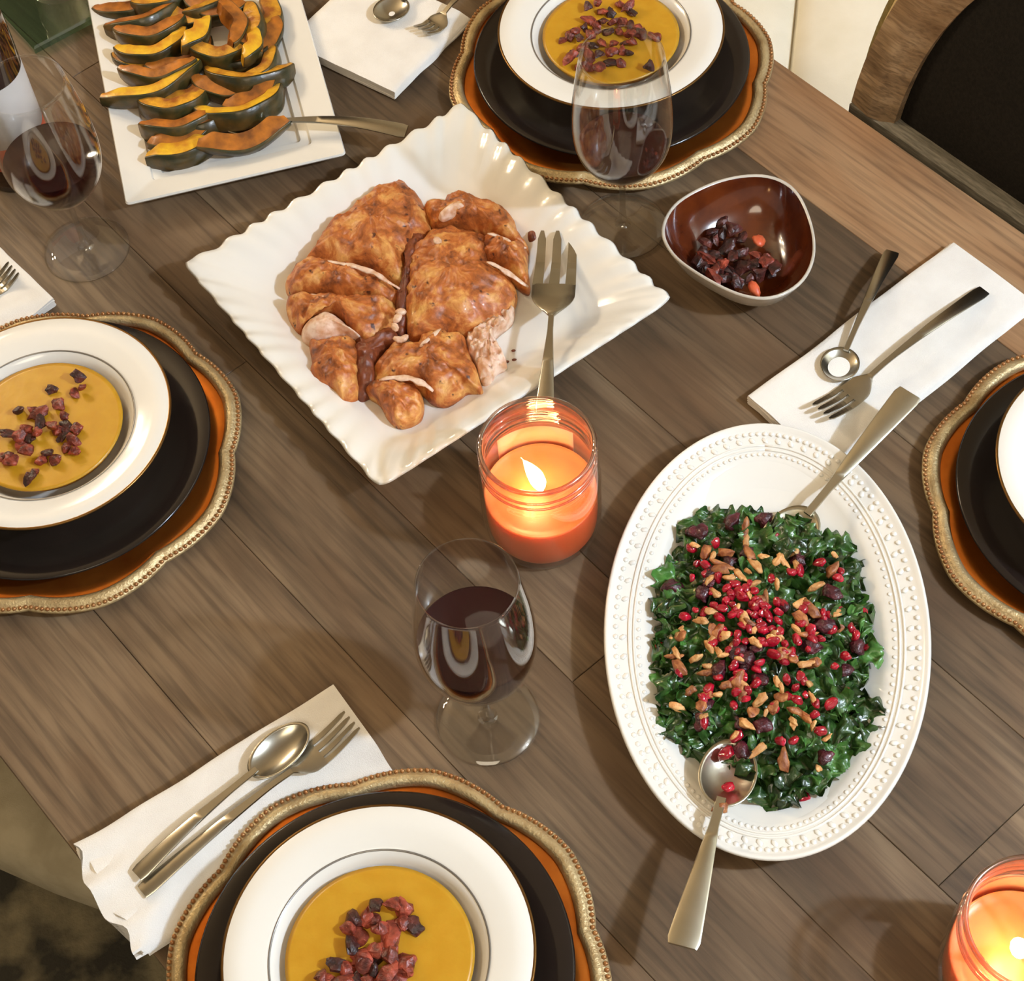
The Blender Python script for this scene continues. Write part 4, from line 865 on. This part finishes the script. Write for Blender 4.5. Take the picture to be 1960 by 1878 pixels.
sb = [(330, 1190), (290, 1240), (250, 1290), (300, 1300), (350, 1250), (400, 1230), (420, 1290), (370, 1320), (240, 1350), (290, 1370), (340, 1390), (400, 1370), (450, 1350), (260, 1430), (320, 1440), (380, 1450), (440, 1430), (500, 1420), (560, 1400), (480, 1490), (540, 1470), (600, 1460), (420, 1510), (620, 1430), (360, 1490), (450, 1270), (220, 1390)]
def zb_(x, y, i): return .016 + .003 * (i % 3)
scatter('bacon_bit', BITD, Z3(sb), 'dark bacon piece lying in the red brown triangular bowl', 'bacon', 'bacon in the bowl', zb_, rng, (1.0, 1.6))
scatter('bacon_bit', BIT, Z3([(310, 1450), (250, 1380), (340, 1420), (520, 1380), (580, 1400), (290, 1480)]), 'reddish bacon piece lying in the red brown triangular bowl', 'bacon', 'bacon in the bowl', lambda x, y, i: .024, rng, (.9, 1.3))
M['salmon'] = mat('orange_red_bit', (206, 84, 50), (222, 112, 70), 120, rough=.4)
one('tomato_bit', me('tomato_bit', *lump(3.3, .007, (1.5, .9, .6)), M['salmon']), *Z3([(540, 1290)])[0], .020, 'bright orange red bit on the right inside the triangular bowl', 'bacon', 'bacon in the bowl')
one('tomato_bit', me('tomato_bit', *lump(7.3, .006, (1.5, .8, .6)), M['salmon']), *Z3([(515, 1545)])[0], .036, 'orange red bit at the lower inside rim of the triangular bowl', 'bacon', 'bacon in the bowl')

# ------------------------------------------------------------------ upper left: bottle, green tray, tumbler
pb = at(42, 318, 0)
o = thing('wine_bottle', 'dark wine bottle with white and orange label at the left edge', 'bottle', pb)
ob('body', lathe(smooth_prof([(.0, .003), (.030, .002), (.0365, .003), (.0378, .010), (.0380, .10), (.0380, .185), (.034, .205), (.022, .225), (.0155, .245), (.0145, .29), (.0150, .305)], 3), 48), M['bottle'], o)
ob('label', lathe([(.03825, .055), (.03845, .055), (.03845, .135), (.03825, .135)], 48), M['label_white'], o)
ob('label_band', lathe([(.03835, .032), (.03855, .032), (.03855, .062), (.03835, .062)], 48), M['label_red'], o)
tc_ = at(64, 92, .011); e1 = (at(179, 31, .011) - tc_).normalized(); TROT2 = math.atan2(e1.y, e1.x)
o = thing('glass_tray', 'green glass tray corner at the upper left', 'tray', (tc_.x, tc_.y, TZ), TROT2)
ob('tray_sheet', box(0, .112, 0, .20, .0006, .011, .0022), M['green_glass'], o, smooth=False)
pt = at(112, -22, .0125)
o = thing('tumbler', 'clear glass tumbler standing on the green tray', 'glass', pt)
ob('body', lathe([(.0, .0003), (.026, .0003), (.029, .003), (.033, .085), (.0318, .085), (.0278, .010), (.0, .008)], 48), M['glass'], o)
